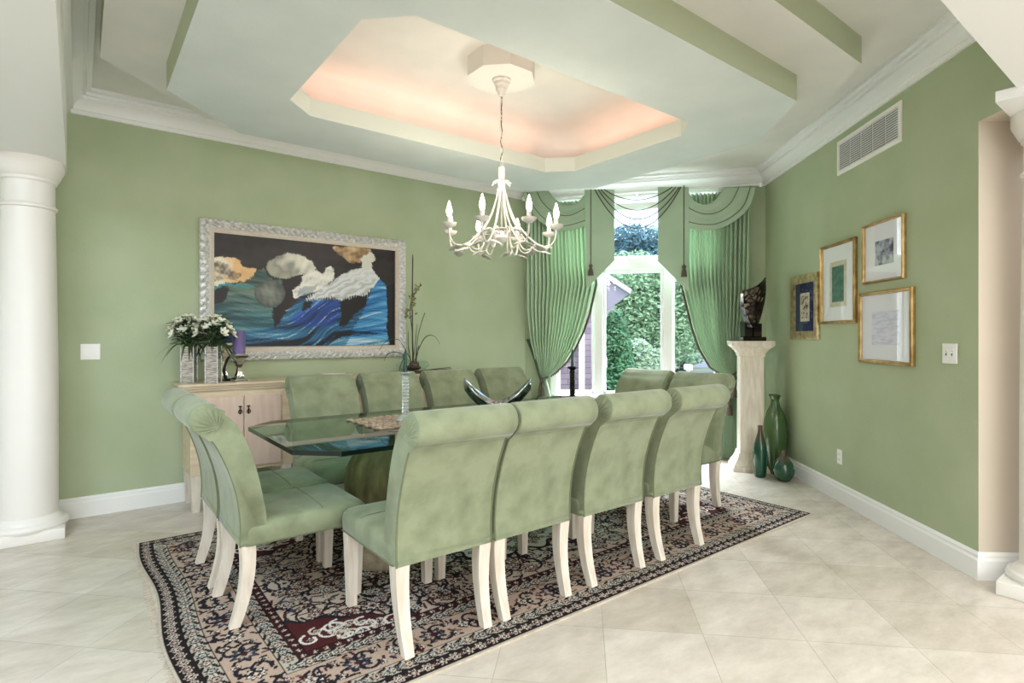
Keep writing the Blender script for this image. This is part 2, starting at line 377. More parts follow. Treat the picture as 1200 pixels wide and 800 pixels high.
# right wall, its thick end, and the strip over the opening beside it
bm = B(); box(bm, -.12, LR, 0, .35, 0, CEIL+.1)
for f in bm.faces:
    if f.calc_center_median().x > LR-.001: f.material_index = 1
for f in bm.faces: pass
o = struct(obj('wall_right', bm, [M['wall'], M['beige']])); o.location = (R[0], R[1], 0); o.rotation_euler = (0, 0, AR)
bm = B(); box(bm, LR, LR+.235, 0, .35, 2.45, CEIL+.1)
for f in bm.faces:
    if f.calc_center_median().z < 2.46: f.material_index = 1
o = struct(obj('wall_right', bm, [M['wall'], M['beige']])); o.location = (R[0], R[1], 0); o.rotation_euler = (0, 0, AR)
# headers over the open sides of the room
bm = B(); box(bm, -.42, -.06, .15, LV, 2.44, CEIL+.1); struct(obj('wall_end_header', bm, M['trim']))
bm = B(); box(bm, -.06, 4.5, .15, .625, 2.47, CEIL+.1); box(bm, 3.50, 4.5, .17, .705, 2.428, 2.48); struct(obj('wall_near_header', bm, M['trim']))
# hall shell behind the viewpoint
nx, ny = -math.sin(AR), math.cos(AR)
P1 = (E[0]+.35*nx, E[1]+.35*ny); P2 = (P1[0]+2.4*nx, P1[1]+2.4*ny)
bm = B(); prism(bm, [P1, P2, (P2[0]+.1, P2[1]+.12), (P1[0]+.1, P1[1]+.12)], XY, 0, 3.1); struct(obj('wall_hall_right', bm, M['beige']))
bm = B(); box(bm, P2[0], P2[0]+.15, -4.4, P2[1]+.2, 0, 3.1); box(bm, -5.15, P2[0]+.1, -4.55, -4.4, 0, 3.1); box(bm, -5.15, -5, -4.4, LV+.15, 0, 3.1)
struct(obj('wall_hall', bm, M['beige']))
bm = B(); prism(bm, [(-5.1, -4.5), (6.5, -4.5), (6.5, .3), (-.3, .3), (-.3, LV+.1), (-5.1, LV+.1)], XY, 3.1, 3.2); struct(obj('ceiling_hall', bm, M['ceil']))

# ceiling with two stepped octagonal soffits, tray and medallion
def octa(u0, u1, v0, v1, ch, z=0, off=0):
    u0 -= off; u1 += off; v0 -= off; v1 += off; ch = max(ch+off*.586, .04)
    return [(u0+ch, v0, z), (u1-ch, v0, z), (u1, v0+ch, z), (u1, v1-ch, z), (u1-ch, v1, z), (u0+ch, v1, z), (u0, v1-ch, z), (u0, v0+ch, z)]
S2 = (.10, 4.28, 1.34, 4.62, .64); S1 = (.41, 3.98, 1.64, 4.32, .50); HO = (1.02, 3.42, 2.25, 3.70, .18)
bm = B()
outer = [(-.4, .4), (3.9, .4), (3.95, .75), (R[0]+.08, R[1]), (L[0]+.03, LV+.08), (-.4, LV+.08)]
ov = [bm.verts.new((p[0], p[1], CEIL)) for p in outer]; iv = [bm.verts.new(p) for p in octa(*S2, CEIL)]
es = [bm.edges.new((ov[i], ov[(i+1) % len(ov)])) for i in range(len(ov))]+[bm.edges.new((iv[i], iv[(i+1) % 8])) for i in range(8)]
bmesh.ops.triangle_fill(bm, use_beauty=True, use_dissolve=False, edges=es)
loft(bm, [octa(*S2, CEIL), octa(*S2, 2.90)], mi=1)
loft(bm, [octa(*S2, 2.90), octa(*S1, 2.90)], mi=0)
loft(bm, [octa(*S1, 2.90), octa(*S1, 2.74)], mi=1)
loft(bm, [octa(*S1, 2.74), octa(*HO, 2.74)], mi=2)
loft(bm, [octa(*HO, 2.74), octa(*HO, 2.86)], mi=3)
loft(bm, [octa(*HO, 2.86), octa(*HO, 2.86, .2)], mi=0)
cove = [(.2, 2.86), (.2, 2.92), (.19, 2.98), (.165, 3.035), (.125, 3.08), (.07, 3.11), (0, 3.128), (-.1, 3.13), (-.5, 3.13)]
R_ = loft(bm, [octa(*HO, z, o_) for o_, z in cove], mi=0)
bm.faces.new(R_[-1])
struct(obj('ceiling', bm, [M['ceil'], M['band'], M['soffit'], M['lip']], smooth=35))
CU, CV = 2.22, 2.975
bm = B(); md = octa(CU-.21, CU+.21, CV-.21, CV+.21, .12, 0)
prism(bm, [(p[0], p[1]) for p in md], XY, 3.0, 3.14); struct(obj('trim_1', bm, M['ceil']))
# peach strip lamps lying in the cove behind the lip
pe = (1, .42, .30)
for (x, y, sx, sy) in ((CU, HO[3]+.1, 2.0, .06), (CU, HO[2]-.1, 2.0, .06), (HO[0]-.1, CV, .06, 1.1), (HO[1]+.1, CV, .06, 1.1)):
    lamp('cove_strip_lamp', 'AREA', (x, y, 2.875), COVE_W*max(sx, sy)/2, pe, (sx, sy), (PI, 0, 0))

# crown and baseboards
E2 = frame_pt(R, AR, LR+.225, 0)
crown = [(0, CEIL-.17), (.020, CEIL-.17), (.020, CEIL-.142), (.033, CEIL-.142), (.036, CEIL-.122), (.052, CEIL-.092), (.086, CEIL-.070), (.086, CEIL-.050),
         (.104, CEIL-.050), (.108, CEIL-.030), (.136, CEIL-.024), (.136, CEIL+.002), (0, CEIL+.002)]
bm = B(); sweep(bm, [(-.06, .67), (-.06, LV), L, R, E2, (-.06, .67)], crown, False); struct(obj('trim_2', bm, M['trim'], smooth=30))
base = [(0, 0), (.02, 0), (.02, .105), (.014, .118), (.014, .132), (.006, .146), (0, .146)]
bm = B(); sweep(bm, [(-5, LV), L], base); struct(obj('baseboard_left', bm, M['trim']))
bm = B(); sweep(bm, [L, R], base); struct(obj('baseboard_back', bm, M['trim']))
bm = B(); sweep(bm, [R, E, P1], base) 
struct(obj('baseboard_right', bm, M['trim']))

# window: frame, mullions, sashes, panes
def wl(name, bm, m, parent=None, smooth=None):
    o = obj(name, bm, m, parent, smooth)
    if parent is None: o.location = (L[0], L[1], 0); o.rotation_euler = (0, 0, AW)
    return o
bm = B(); a, b, z0, z1 = WO
box(bm, a, a+.07, .02, .16, z0, z1, .006); box(bm, b-.07, b, .02, .16, z0, z1, .006)
box(bm, a, b, .02, .16, z1-.03, z1, .006); box(bm, a, b, .02, .16, z0, z0+.06, .006)
box(bm, a+.001, b-.001, .03, .15, 2.05, 2.20, .008)
for c in (.85, 1.61): box(bm, c-.05, c+.05, .015, .16, z0, z1, .008)
win = struct(wl('window_1', bm, M['trim']))
bm = B(); box(bm, a-.06, b+.06, -.075, .03, z0-.03, z0+.005, .006); o = wl('window_sill', bm, M['trim'], win)
gm = B(); dm = B()
for (p, q) in ((a+.07, .80), (.90, 1.56), (1.66, b-.07)):
    sb = B()
    for (u0, u1, y0, y1) in ((p, p+.028, z0+.06, 2.05), (q-.028, q, z0+.06, 2.05), (p, q, z0+.06, z0+.095), (p, q, 2.015, 2.05)):
        box(sb, u0, u1, .06, .12, y0, y1)
    wl('sash', sb, M['trim'], win)
    g = B(); box(g, p+.02, q-.02, .088, .092, z0+.08, 2.03); wl('pane', g, M['window_glass'], win)
    g = B(); box(g, p, q, .088, .092, 2.20, z1-.03); wl('transom_pane', g, M['window_glass'], win)
    rb = B(); box(rb, p+.0, q-.0, .03, .075, z1-.18, z1-.10, .01); wl('blind_headrail', rb, M['white'], win)
hb = B(); box(hb, .93, .945, .04, .06, .95, 1.05); box(hb, .932, .943, .02, .045, 1.03, 1.06); wl('latch', hb, M['trim'], win)

# columns
def column(name, label, loc, top, rb, plinth):
    t = thing(name, label, 'column', loc)
    bm = B(); box(bm, -plinth, plinth, -plinth, plinth, 0, .07, .004)
    lathe(bm, [(rb+.05, .07), (rb+.055, .085), (rb+.048, .105), (rb+.028, .112), (rb+.022, .125), (rb+.012, .135), (rb, .15)], 40); obj('base', bm, M['column'], t, 30)
    bm = B(); n = 14
    lathe(bm, [(rb*(1-.11*(max(0, k/n-.3)/.7)**1.6), .15+(top-.32-.15)*k/n) for k in range(n+1)], 48, cap0=False, cap1=False); obj('shaft', bm, M['column'], t, 40)
    r = rb*.89; z = top-.32
    bm = B(); lathe(bm, [(r, z), (r+.012, z+.006), (r+.014, z+.02), (r+.003, z+.03), (r, z+.04), (r, z+.17), (r+.01, z+.178), (r+.012, z+.195), (r+.02, z+.2),
                        (r+.036, z+.235), (r+.045, z+.255), (r+.05, z+.27), (r+.05, z+.32)], 48); obj('capital', bm, M['column'], t, 35)
    return t
column('column', 'thick round cream column at the left edge, beside the long green wall', (-.255, 4.80, 0), 2.44, .156, .19)
column('column', 'slender round white column at the right edge, in front of the beige wall end', (3.855, .535, 0), 2.428, .145, .20)

# ------------------------------------------------------------------ outdoors
def C3(x, y, z): a = W2(x, y); return (a[0], a[1], z)
M['lawn'] = mat('lawn', '66754c', .9, col2='7a8862', nscale=2)
M['siding'] = mat('siding_lilac', 'b4abb2', .8); M['roofm'] = mat('roof_slate', '8a818c', .8)
M['folA'] = mat('foliage_light', '86a67c', .6, col2='9fbc92', nscale=3); M['folB'] = mat('foliage_dark', '3f6a48', .6, col2='4f7c55', nscale=4)  # light foliage paled so its colour carries the outdoor haze
M['folC'] = mat('foliage_shade', '3a4a48', .6, col2='4a5c58', nscale=3); M['folD'] = mat('foliage_pale', '8da486', .6, col2='a3b89b', nscale=3)
M['folE'] = mat('foliage_blue', '4a7078', .6, col2='5f888e', nscale=3)
M['carp'] = mat('car_silver', 'c5c9d0', .3, .2); M['tyre'] = mat('tyre', '1c1c1e', .8); M['street'] = mat('street', '77767a', .9)
bm = B(); prism(bm, [W2(-12, 7.2), W2(60, 7.2), W2(60, 60), W2(-12, 60)], XY, -.45, -.35); struct(obj('lawn', bm, M['lawn']))
bm = B(); prism(bm, [W2(-12, 20), W2(60, 20), W2(60, 27), W2(-12, 27)], XY, -.352, -.335); struct(obj('street', bm, M['street']))
h = thing('brick_house', 'purple-brown brick house wing with white downspout outside the left casement', 'house', C3(0, 8.4, -.36), -YAW)
bm = B(); box(bm, -1.2, 1.19, 0, .25, 0, 3.6); obj('wall', bm, M['brick'], h)
bm = B(); box(bm, 1.0, 1.08, -.07, 0, 0, 3.5, .01); obj('downspout', bm, M['trim'], h)
bm = B(); box(bm, -1.2, 1.3, -.12, .4, 3.55, 3.75, .02); obj('eave', bm, M['siding'], h)
h = thing('gabled_house', 'pale lilac house with a pointed roof eave seen through the middle window', 'house', C3(0, 15, -.36), -YAW)
bm = B(); box(bm, .6, 2.75, 0, 2, 0, 2.75); obj('wall', bm, M['siding'], h)
bm = B(); prism(bm, [(.3, 4.6), (1.4, 4.0), (3.13, 2.86), (3.1, 2.78), (2.5, 2.32), (.3, 2.4)], XZ, -.15, 1.9); obj('roof', bm, M['roofm'], h)
bm = B(); prism(bm, [(1.4, 4.06), (3.17, 2.9), (3.13, 2.78), (1.4, 3.9)], XZ, -.22, -.15); obj('fascia', bm, M['siding'], h)
def tree(name, label, x, y, lumps, n, size, m, trunk=True, seed=1, group=None):
    rnd = random.Random(seed); t = thing(name, label, 'tree' if 'tree' in name else 'shrub', C3(x, y, -.35), -YAW, group)
    bm = B()
    for k in range(n):
        cx, cy, cz, rx, ry, rz = rnd.choice(lumps)
        d = Vector((rnd.gauss(0, 1), rnd.gauss(0, 1), rnd.gauss(0, 1))).normalized()*(rnd.random()**.33)
        p = Vector((cx+d.x*rx, cy+d.y*ry, cz+d.z*rz))
        a = Vector((rnd.gauss(0, 1), rnd.gauss(0, 1), rnd.gauss(0, .6))).normalized(); b = a.orthogonal().normalized()
        s1 = size*(.6+.8*rnd.random()); b = (b+Vector((0, 0, -.3))).normalized()
        q = [p+a*s1, p+b*s1*.5+Vector((0, 0, s1*.12)), p-a*s1, p-b*s1*.5]
        bm.faces.new([bm.verts.new(v) for v in q])
    me = bpy.data.meshes.new('foliage'); bm.to_mesh(me); bm.free(); me.materials.append(m)
    f = bpy.data.objects.new('foliage', me); COL.objects.link(f); f.parent = t
    top = max(l[2] for l in lumps)
    bm = B(); tube(bm, [(0, 0, 0), (.03, .02, top*.5), (0, 0, top)], [.12*size*6, .09*size*6, .03], 8); obj('trunk', bm, M['stem'], t, 40)
    for l in lumps[:4]:
        pass
    return t
tree('arborvitae_shrub', 'dense dark green conical evergreen against the brick house', 1.95, 10.6, [(0, 0, .75, .46, .45, .75), (0, 0, 1.35, .34, .34, .62), (.0, 0, 1.75, .2, .2, .4)], 9000, .05, M['folB'], seed=2)
tree('flowering_shrub', 'pale green round bush behind the conical evergreen', 2.85, 12.2, [(0, 0, .6, .55, .5, .6), (.3, 0, .9, .4, .4, .5), (-.1, 0, 1.15, .35, .35, .45)], 9000, .055, M['folD'], seed=3)
tree('leafy_tree', 'light green leafy tree filling the middle window', 5.5, 21, [(0, 0, 2.6, 2.2, 1.5, 1.6), (-1, 0, 3.6, 1.4, 1.2, 1.3), (1.2, 0, 3.6, 1.5, 1.2, 1.4), (.2, 0, 1.4, 2.2, 1.2, 1.0), (-1.2, 0, 2.2, 1.2, 1, 1.2)], 21000, .085, M['folA'], seed=4)
tree('shade_tree', 'dark bluish tree seen through the right casement', 8.9, 28, [(-.3, 0, 3.0, 2.0, 1.4, 1.6), (.8, 0, 3.8, 2.0, 1.4, 1.5), (.3, 0, 2.4, 2.2, 1.2, .9), (1.6, 0, 2.6, 1.6, 1, 1.2)], 17000, .10, M['folC'], seed=5)
tree('distant_tree', 'bluish tall tree crown seen through the transom', 7.0, 32, [(0, 0, 7.2, 1.7, 1.2, .9), (-.8, 0, 6.3, 1.2, 1, .8), (.9, 0, 6.3, 1.3, 1, .8), (0, 0, 5, 1.6, 1, 1.6)], 7000, .14, M['folE'], seed=6)
tree('tall_tree', 'grey-green tree behind the middle window tree, right of it', 8.2, 38, [(0, 0, 4.4, 3.0, 1.5, 2.3), (2, 0, 4.0, 2.4, 1.4, 2.4), (-3, 0, 4, 2.2, 1.4, 2.0)], 7000, .2, M['folC'], seed=7)
c_ = thing('parked_car', 'pale silver parked car beyond the lawn, through the right casement', 'car', C3(8.25, 24.3, -.335), -YAW)
bm = B(); prism(bm, [(-1.9, .3), (1.9, .3), (1.95, .75), (1.2, .9), (.6, 1.4), (-.9, 1.42), (-1.5, .95), (-1.95, .85)], XZ, -.8, .8, .06); obj('body', bm, M['carp'], c_, 35)
bm = B(); prism(bm, [(1.0, .93), (.52, 1.33), (-.85, 1.35), (-1.3, .97)], XZ, -.815, .815); obj('side_window', bm, M['dark'], c_)
for x in (-1.2, 1.2):
    for y in (-.72, .72):
        bm = B(); lathe(bm, [(.18, -.1), (.32, -.1), (.34, -.05), (.34, .05), (.32, .1), (.18, .1)], 20)
        bmesh.ops.rotate(bm, verts=bm.verts, cent=(0, 0, 0), matrix=Matrix.Rotation(PI/2, 3, 'X')); bmesh.ops.translate(bm, verts=bm.verts, vec=(x, y, .34)); obj('wheel', bm, M['tyre'], c_, 40)
bm = B(); box(bm, -.05, .05, -.05, .05, 0, .62, .01); box(bm, -.09, .09, -.2, .2, .62, .80, .04)
o = obj('mailbox', bm, M['white'], None, 40, C3(5.35, 17, -.35)); o.rotation_euler = (0, 0, -YAW); tag(o, 'white post mailbox on the lawn in front of the silver car', 'mailbox')

# ================================================================== RUG (pattern drawn into a colour attribute)
def rug_raster(Lx, Ly, st):
    nx, ny = int(round(Lx/st/2)), int(round(Ly/st/2))
    X, Y = np.meshgrid((np.arange(nx)+.5)*st, (np.arange(ny)+.5)*st)      # distance from the near-left corner; one quadrant
    c = lambda s_: np.array(lin(s_)[:3])
    NAVY, DARK, BURG, CREAM, TAN, SAGE, ROSE, WHITE, BLUE = map(c, ('23222b', '261c1e', '4a2224', 'c4b9a9', 'b09a8a', '96968a', '85635a', 'd6d0c6', '4a4f5c'))
    img = np.zeros((ny, nx, 3)); img[:] = TAN
    D = np.minimum(X, Y)
    rnd = np.random.RandomState(3)
    def put(mask, col): img[mask] = col
    def flower(cx, cy, r, cols, pet=8, ph=0.):
        x0, x1 = max(int((cx-r)/st)-1, 0), min(int((cx+r)/st)+2, nx); y0, y1 = max(int((cy-r)/st)-1, 0), min(int((cy+r)/st)+2, ny)
        if x0 >= x1 or y0 >= y1: return
        xs, ys = X[y0:y1, x0:x1]-cx, Y[y0:y1, x0:x1]-cy; rr = np.hypot(xs, ys); th = np.arctan2(ys, xs)
        R_ = r*(.82+.18*np.cos(pet*th+ph)); sub = img[y0:y1, x0:x1]
        for f, col in zip((1, .78, .55, .28), cols): sub[rr < R_*f] = col
    def stroke(pts, wd, col):
        for (a, b) in zip(pts, pts[1:]):
            d = math.dist(a, b); k = max(int(d/st), 1)
            for t in range(k):
                px, py = a[0]+(b[0]-a[0])*t/k, a[1]+(b[1]-a[1])*t/k
                x0, x1 = max(int((px-wd)/st), 0), min(int((px+wd)/st)+1, nx); y0, y1 = max(int((py-wd)/st), 0), min(int((py+wd)/st)+1, ny)
                if x0 < x1 and y0 < y1: img[y0:y1, x0:x1] = col
    def leafm(cx, cy, l, a, col):
        stroke([(cx+math.cos(a)*l*t, cy+math.sin(a)*l*t) for t in (-.5, 0, .5)], st*.75, col)
    # field
    fx, fy = .45, .45; inside = (X > fx) & (Y > fy); Cx, Cy = Lx/2, Ly/2
    put(inside, CREAM)
    rel = np.hypot((X-Cx)/(Lx/2-.45), (Y-Cy)/(Ly/2-.45)*.95)
    tanw = inside & (rel > .72); img[tanw] = TAN*.55+CREAM*.45
    # scrolling vines and flowers in the field
    for k in range(110):
        cx, cy = fx+.06+rnd.rand()*(Cx-fx), fy+.06+rnd.rand()*(Cy-fy); r0 = .06+.09*rnd.rand(); a0 = rnd.rand()*6.28; sg = rnd.choice([-1, 1])
        stroke([(cx+r0*(1-t/26)*math.cos(a0+sg*t*.3), cy+r0*(1-t/26)*math.sin(a0+sg*t*.3)) for t in range(22)], st*.75, NAVY if k % 3 else BURG)
    for k in range(620):
        cx, cy = fx+rnd.rand()*(Cx-fx), fy+rnd.rand()*(Cy-fy); leafm(cx, cy, .03+.03*rnd.rand(), rnd.rand()*6.28, (NAVY, DARK, BURG, DARK, BLUE*.8)[k % 5])
    for k in range(260):
        cx, cy = fx+.03+rnd.rand()*(Cx-fx), fy+.03+rnd.rand()*(Cy-fy); r = .018+.03*rnd.rand()**2
        flower(cx, cy, r, [(NAVY, WHITE, ROSE, DARK), (DARK, ROSE, CREAM, NAVY), (BURG, TAN, NAVY, WHITE), (BLUE*.7, WHITE, BURG, CREAM)][k % 4], 6+k % 3)
    # medallion
    mr = np.hypot((X-Cx)/.62, (Y-Cy)/.42); th = np.arctan2((Y-Cy)/.42, (X-Cx)/.62); edge = 1+.09*np.cos(16*th)
    put(inside & (mr < edge), NAVY); put(inside & (mr < edge*.95), WHITE); put(inside & (mr < edge*.62), BURG); put(inside & (mr < edge*.58), CREAM); put(inside & (mr < .25*edge), NAVY)
    for k in range(70):
        a = rnd.rand()*1.6+3.14; q = .25+.7*rnd.rand(); flower(Cx+.62*q*math.cos(a), Cy+.42*q*math.sin(a), .02+.015*rnd.rand(), (NAVY, ROSE, CREAM, DARK) if k % 2 else (BURG, WHITE, NAVY, TAN), 6)
    # corner spandrel in burgundy with pale scrolls
    sx, sy = X-fx, Y-fy; lobe = sx/.55+sy/.30+.10*np.sin(sx*26)*np.cos(sy*24)
    sp = inside & (lobe < 1); put(inside & (lobe < 1.06) & (lobe >= 1), NAVY); put(sp, BURG)
    for k in range(70):
        a, b = rnd.rand(), rnd.rand()
        if a+b > .85: continue
        cx, cy = fx+a*.54, fy+b*.29; r0 = .03+.025*rnd.rand(); a0 = rnd.rand()*6
        stroke([(cx+r0*(1-t/18)*math.cos(a0+t*.42), cy+r0*(1-t/18)*math.sin(a0+t*.42)) for t in range(16)], st*.7, WHITE if k % 2 else CREAM)
        flower(cx, cy, .018, (NAVY, WHITE, ROSE, DARK), 6)
    # borders, from the edge inwards: binding, dark guard, pale guard, wide rose border, pale guard, dark guard
    def band(a, b, col): put((D >= a) & (D < b), col)
    band(0, .013, CREAM*.9); band(.013, .085, DARK); band(.085, .15, SAGE*.55+CREAM*.45); band(.15, .157, BURG*.7)
    band(.157, .335, TAN); band(.335, .342, BURG*.7); band(.342, .405, SAGE*.55+CREAM*.45); band(.405, .45, BURG*.5+DARK*.3)
    band(.083, .089, NAVY*.6); band(.403, .407, CREAM); band(.447, .451, NAVY*.5)
    def along(w0, step, fn):
        for k in range(int((Lx/2-w0)/step)+2): fn(w0+k*step, w0, k, 0)
        for k in range(1, int((Ly/2-w0)/step)+2): fn(w0, w0+k*step, k, 1)
    def guard(cx, cy, k, ax):
        flower(cx, cy, .026, (WHITE*.8, DARK, ROSE, CREAM) if k % 2 else (CREAM, BURG, WHITE, NAVY), 6)
        o_ = .031; flower(cx+(o_ if ax == 0 else 0), cy+(o_ if ax else 0), .011, (ROSE, CREAM, BURG, BURG), 5)
    along(.049, .062, guard)
    def pale(cx, cy, k, ax):
        flower(cx, cy, .027, (NAVY, ROSE if k % 2 else BLUE, CREAM, BURG), 7)
        o_ = .035; ox, oy = (o_, 0) if ax == 0 else (0, o_)
        flower(cx+ox, cy+oy, .016, (DARK, WHITE, SAGE, NAVY), 5)
        for s_ in (-1, 1): leafm(cx+ox+(0 if ax == 0 else s_*.024), cy+oy+(s_*.024 if ax == 0 else 0), .035, (.4*s_ if ax == 0 else PI/2+.4*s_), DARK)
    along(.117, .07, pale); along(.373, .066, pale); along(.428, .05, lambda cx, cy, k, ax: flower(cx, cy, .013, (CREAM, BURG, WHITE, NAVY), 5))
    def main(cx, cy, k, ax):
        flower(cx, cy, .062 if k % 2 == 0 else .046, (NAVY, BLUE*.8, TAN, BURG) if k % 2 == 0 else (DARK, WHITE, BURG, CREAM), 9)
        for s_ in (-1, 1):
            ox, oy = (.085, .05*s_) if ax == 0 else (.05*s_, .085)
            flower(cx+ox, cy+oy, .022, (BURG, CREAM, NAVY, ROSE) if s_ > 0 else (DARK, WHITE, ROSE, NAVY), 6)
            px, py = (.04, .03*s_) if ax == 0 else (.03*s_, .04)
            stroke([(cx+px+.035*math.cos(a), cy+py+.035*math.sin(a)) for a in np.linspace(0, 4.6, 16)*s_], st*.75, NAVY)
    for k in range(330):
        t = rnd.rand(); wv = .165+.165*rnd.rand()
        if k % 3: p = (.16+t*(Lx/2-.16), wv)
        else: p = (wv, .16+t*(Ly/2-.16))
        leafm(p[0], p[1], .018+.02*rnd.rand(), rnd.rand()*6.28, (NAVY, DARK, BURG, DARK, ROSE*.8, NAVY)[k % 6])
    along(.246, .17, main)
    full = np.concatenate([img, img[:, ::-1]], 1); full = np.concatenate([full, full[::-1]], 0)
    full = full*(.86+.28*rnd.rand(*full.shape[:2], 1))
    return np.clip(full, 0, 1)
def colour_grid(name, img, st, fn, mat_, parent=None):
    """flat mesh of square cells, one vertex colour per cell corner, colours from img[row, column]"""
    ny, nx = img.shape[:2]
    u = np.arange(nx)*st; v = np.arange(ny)*st
    U, V = np.meshgrid(u, v); P = fn(U, V).reshape(-1, 3)
    idx = np.arange(nx*ny).reshape(ny, nx); q = np.stack([idx[:-1, :-1], idx[:-1, 1:], idx[1:, 1:], idx[1:, :-1]], -1).reshape(-1, 4)
    me = bpy.data.meshes.new(name); me.vertices.add(len(P)); me.vertices.foreach_set('co', P.astype(np.float32).ravel())
    me.loops.add(q.size); me.loops.foreach_set('vertex_index', q.astype(np.int32).ravel())
    me.polygons.add(len(q)); me.polygons.foreach_set('loop_start', np.arange(0, q.size, 4, dtype=np.int32))
    me.update(calc_edges=True); me.validate()
    a = me.attributes.new('col', 'FLOAT_COLOR', 'POINT'); a.data.foreach_set('color', np.concatenate([img.reshape(-1, 3), np.ones((nx*ny, 1))], 1).astype(np.float32).ravel())
    me.materials.append(mat_); o = bpy.data.objects.new(name, me); COL.objects.link(o); o.parent = parent; return o
M['rug'] = colmat('rug_pile', .95, .4, 500, .1); M['fringe'] = mat('rug_fringe', 'd3c8b8', .9, col2='bdb09e', nscale=40)
RU0, RU1, RV0, RV1 = .29, 4.25, 1.88, 4.21
rug = thing('oriental_rug', 'large oriental rug with dark floral borders and burgundy corners under the dining table', 'rug', ((RU0+RU1)/2, (RV0+RV1)/2, 0))
LX, LY = RU1-RU0, RV1-RV0; ST = .0046
img = rug_raster(LX, LY, ST)
colour_grid('pile', img, ST, lambda U, V: np.stack([U-LX/2+.004*np.sin(V*5.5)*np.clip(1-U/.8, 0, 1)*4*np.clip(1-U/.8, 0, 1), V-LY/2, np.full_like(U, .0095)], -1), M['rug'], rug)
bm = B(); box(bm, -LX/2+.004, LX/2-.004, -LY/2, LY/2, .0005, .0088); obj('backing', bm, M['fringe'], rug)
rnd = random.Random(5)
for sgn in (-1, 1):
    bm = B()
    for k in range(150):
        y = -LY/2+LY*(k+.5)/150; x0 = sgn*(LX/2-.02); l = .035+.02*rnd.random(); d = .02*(rnd.random()-.5)
        tube(bm, [(x0, y, .006), (x0+sgn*l*.6, y+d*.5, .004), (x0+sgn*l, y+d, .0028)], .0024, 4)
    f = obj('fringe', bm, M['fringe'], rug); f['kind'] = 'stuff'

# ================================================================== DINING CHAIRS
def make_chair(label, group):
    t = thing('dining_chair', label, 'chair', (0, 0, 0), 0, group)
    wd = .476
    rear = smoothline([(0, .368, 0), (.003, .47, 0), (-.012, .60, 0), (-.045, .72, 0), (-.085, .82, 0), (-.112, .872, 0)], 4)
    roll = [(-.130+.070*math.cos(a), .958+.070*math.sin(a), 0) for a in np.linspace(-PI*.62, -PI*1.66, 18)]
    front = smoothline([(-.072, .985, 0), (-.015, .925, 0), (.035, .82, 0), (.07, .70, 0), (.095, .58, 0), (.108, .50, 0), (.108, .46, 0), (.10, .368, 0)], 4)
    poly = [(p[0], p[1]) for p in list(rear)]+[(p[0], p[1]) for p in roll]+[(p[0], p[1]) for p in front]
    bm = B(); prism(bm, poly, YZ, -wd/2, wd/2, .012, 3); obj('backrest', bm, M['velvet'], t, 45)
    # pleated ends of the rolled top
    for s_ in (-1, 1):
        bm = B(); rings = []
        for k in range(7):
            f = k/6; hy, hz = -.092, .918
            rings.append([(s_*(wd/2-.002+.006*math.sin(PI*f*.85)+.0032*math.cos(13*th)*math.sin(PI*min(f+.12, 1))), (-.130+.064*math.cos(th))*(1-f)+hy*f, (.958+.064*math.sin(th))*(1-f)+hz*f) for th in [2*PI*i/104 for i in range(104)]])
        loft(bm, rings[:-1], True, True, True); obj('roll_end', bm, M['velvet'], t, 40)
    bm = B()
    for s_ in (-1, 1):
        tube(bm, [(s_*(wd/2-.004), p[0]-.001, p[1]) for p in rear], .0042, 6)
    q = rrect(.48, .575, .03, 4, 0, .30, .371); tube(bm, q, .0042, 6, closed=True)
    tube(bm, [(-.235, .365, .479), (-.2, .365, .4875), (0, .365, .4915), (.2, .365, .4875), (.235, .365, .479)], .0015, 6)
    obj('piping', bm, M['welt'], t, 60)
    bm = B(); rings = []
    for z, i in ((.366, .006), (.376, 0), (.43, -.002), (.452, .002), (.468, .014), (.478, .034), (.4845, .07), (.488, .12), (.490, .18)):
        rings.append(rrect(.48-2*i, .575-2*i, max(.034-i*.1, .012), 5, 0, .3015, z))
    loft(bm, rings, True, True, True); obj('seat', bm, M['velvet'], t, 50)
    for s_ in (-1, 1):
        rings = []
        for k in range(7):
            f = k/6; z = .37*(1-f); h = .029-.009*f; rings.append([(s_*.205+a*h, .545+b*h-.004*f, z) for a, b in ((-1, -1), (1, -1), (1, 1), (-1, 1))])
        bm = B(); loft(bm, rings, True, True, True); obj('leg', bm, M['bleach'], t)
    for s_ in (-1, 1):
        rings = []
        for k in range(11):
            f = k/10; z = .37*(1-f); h = .031-.010*f; y = .034-.05*f**1.7+.012*math.sin(PI*f); rings.append([(s_*(.204-.012*f)+a*h, y+b*h, z) for a, b in ((-1, -1), (1, -1), (1, 1), (-1, 1))])
        bm = B(); loft(bm, rings, True, True, True); obj('leg', bm, M['bleach'], t)
    for o in t.children:
        o.data.transform(Matrix.Diagonal((1, 1, .975, 1)))
    return t
RZ = .0095
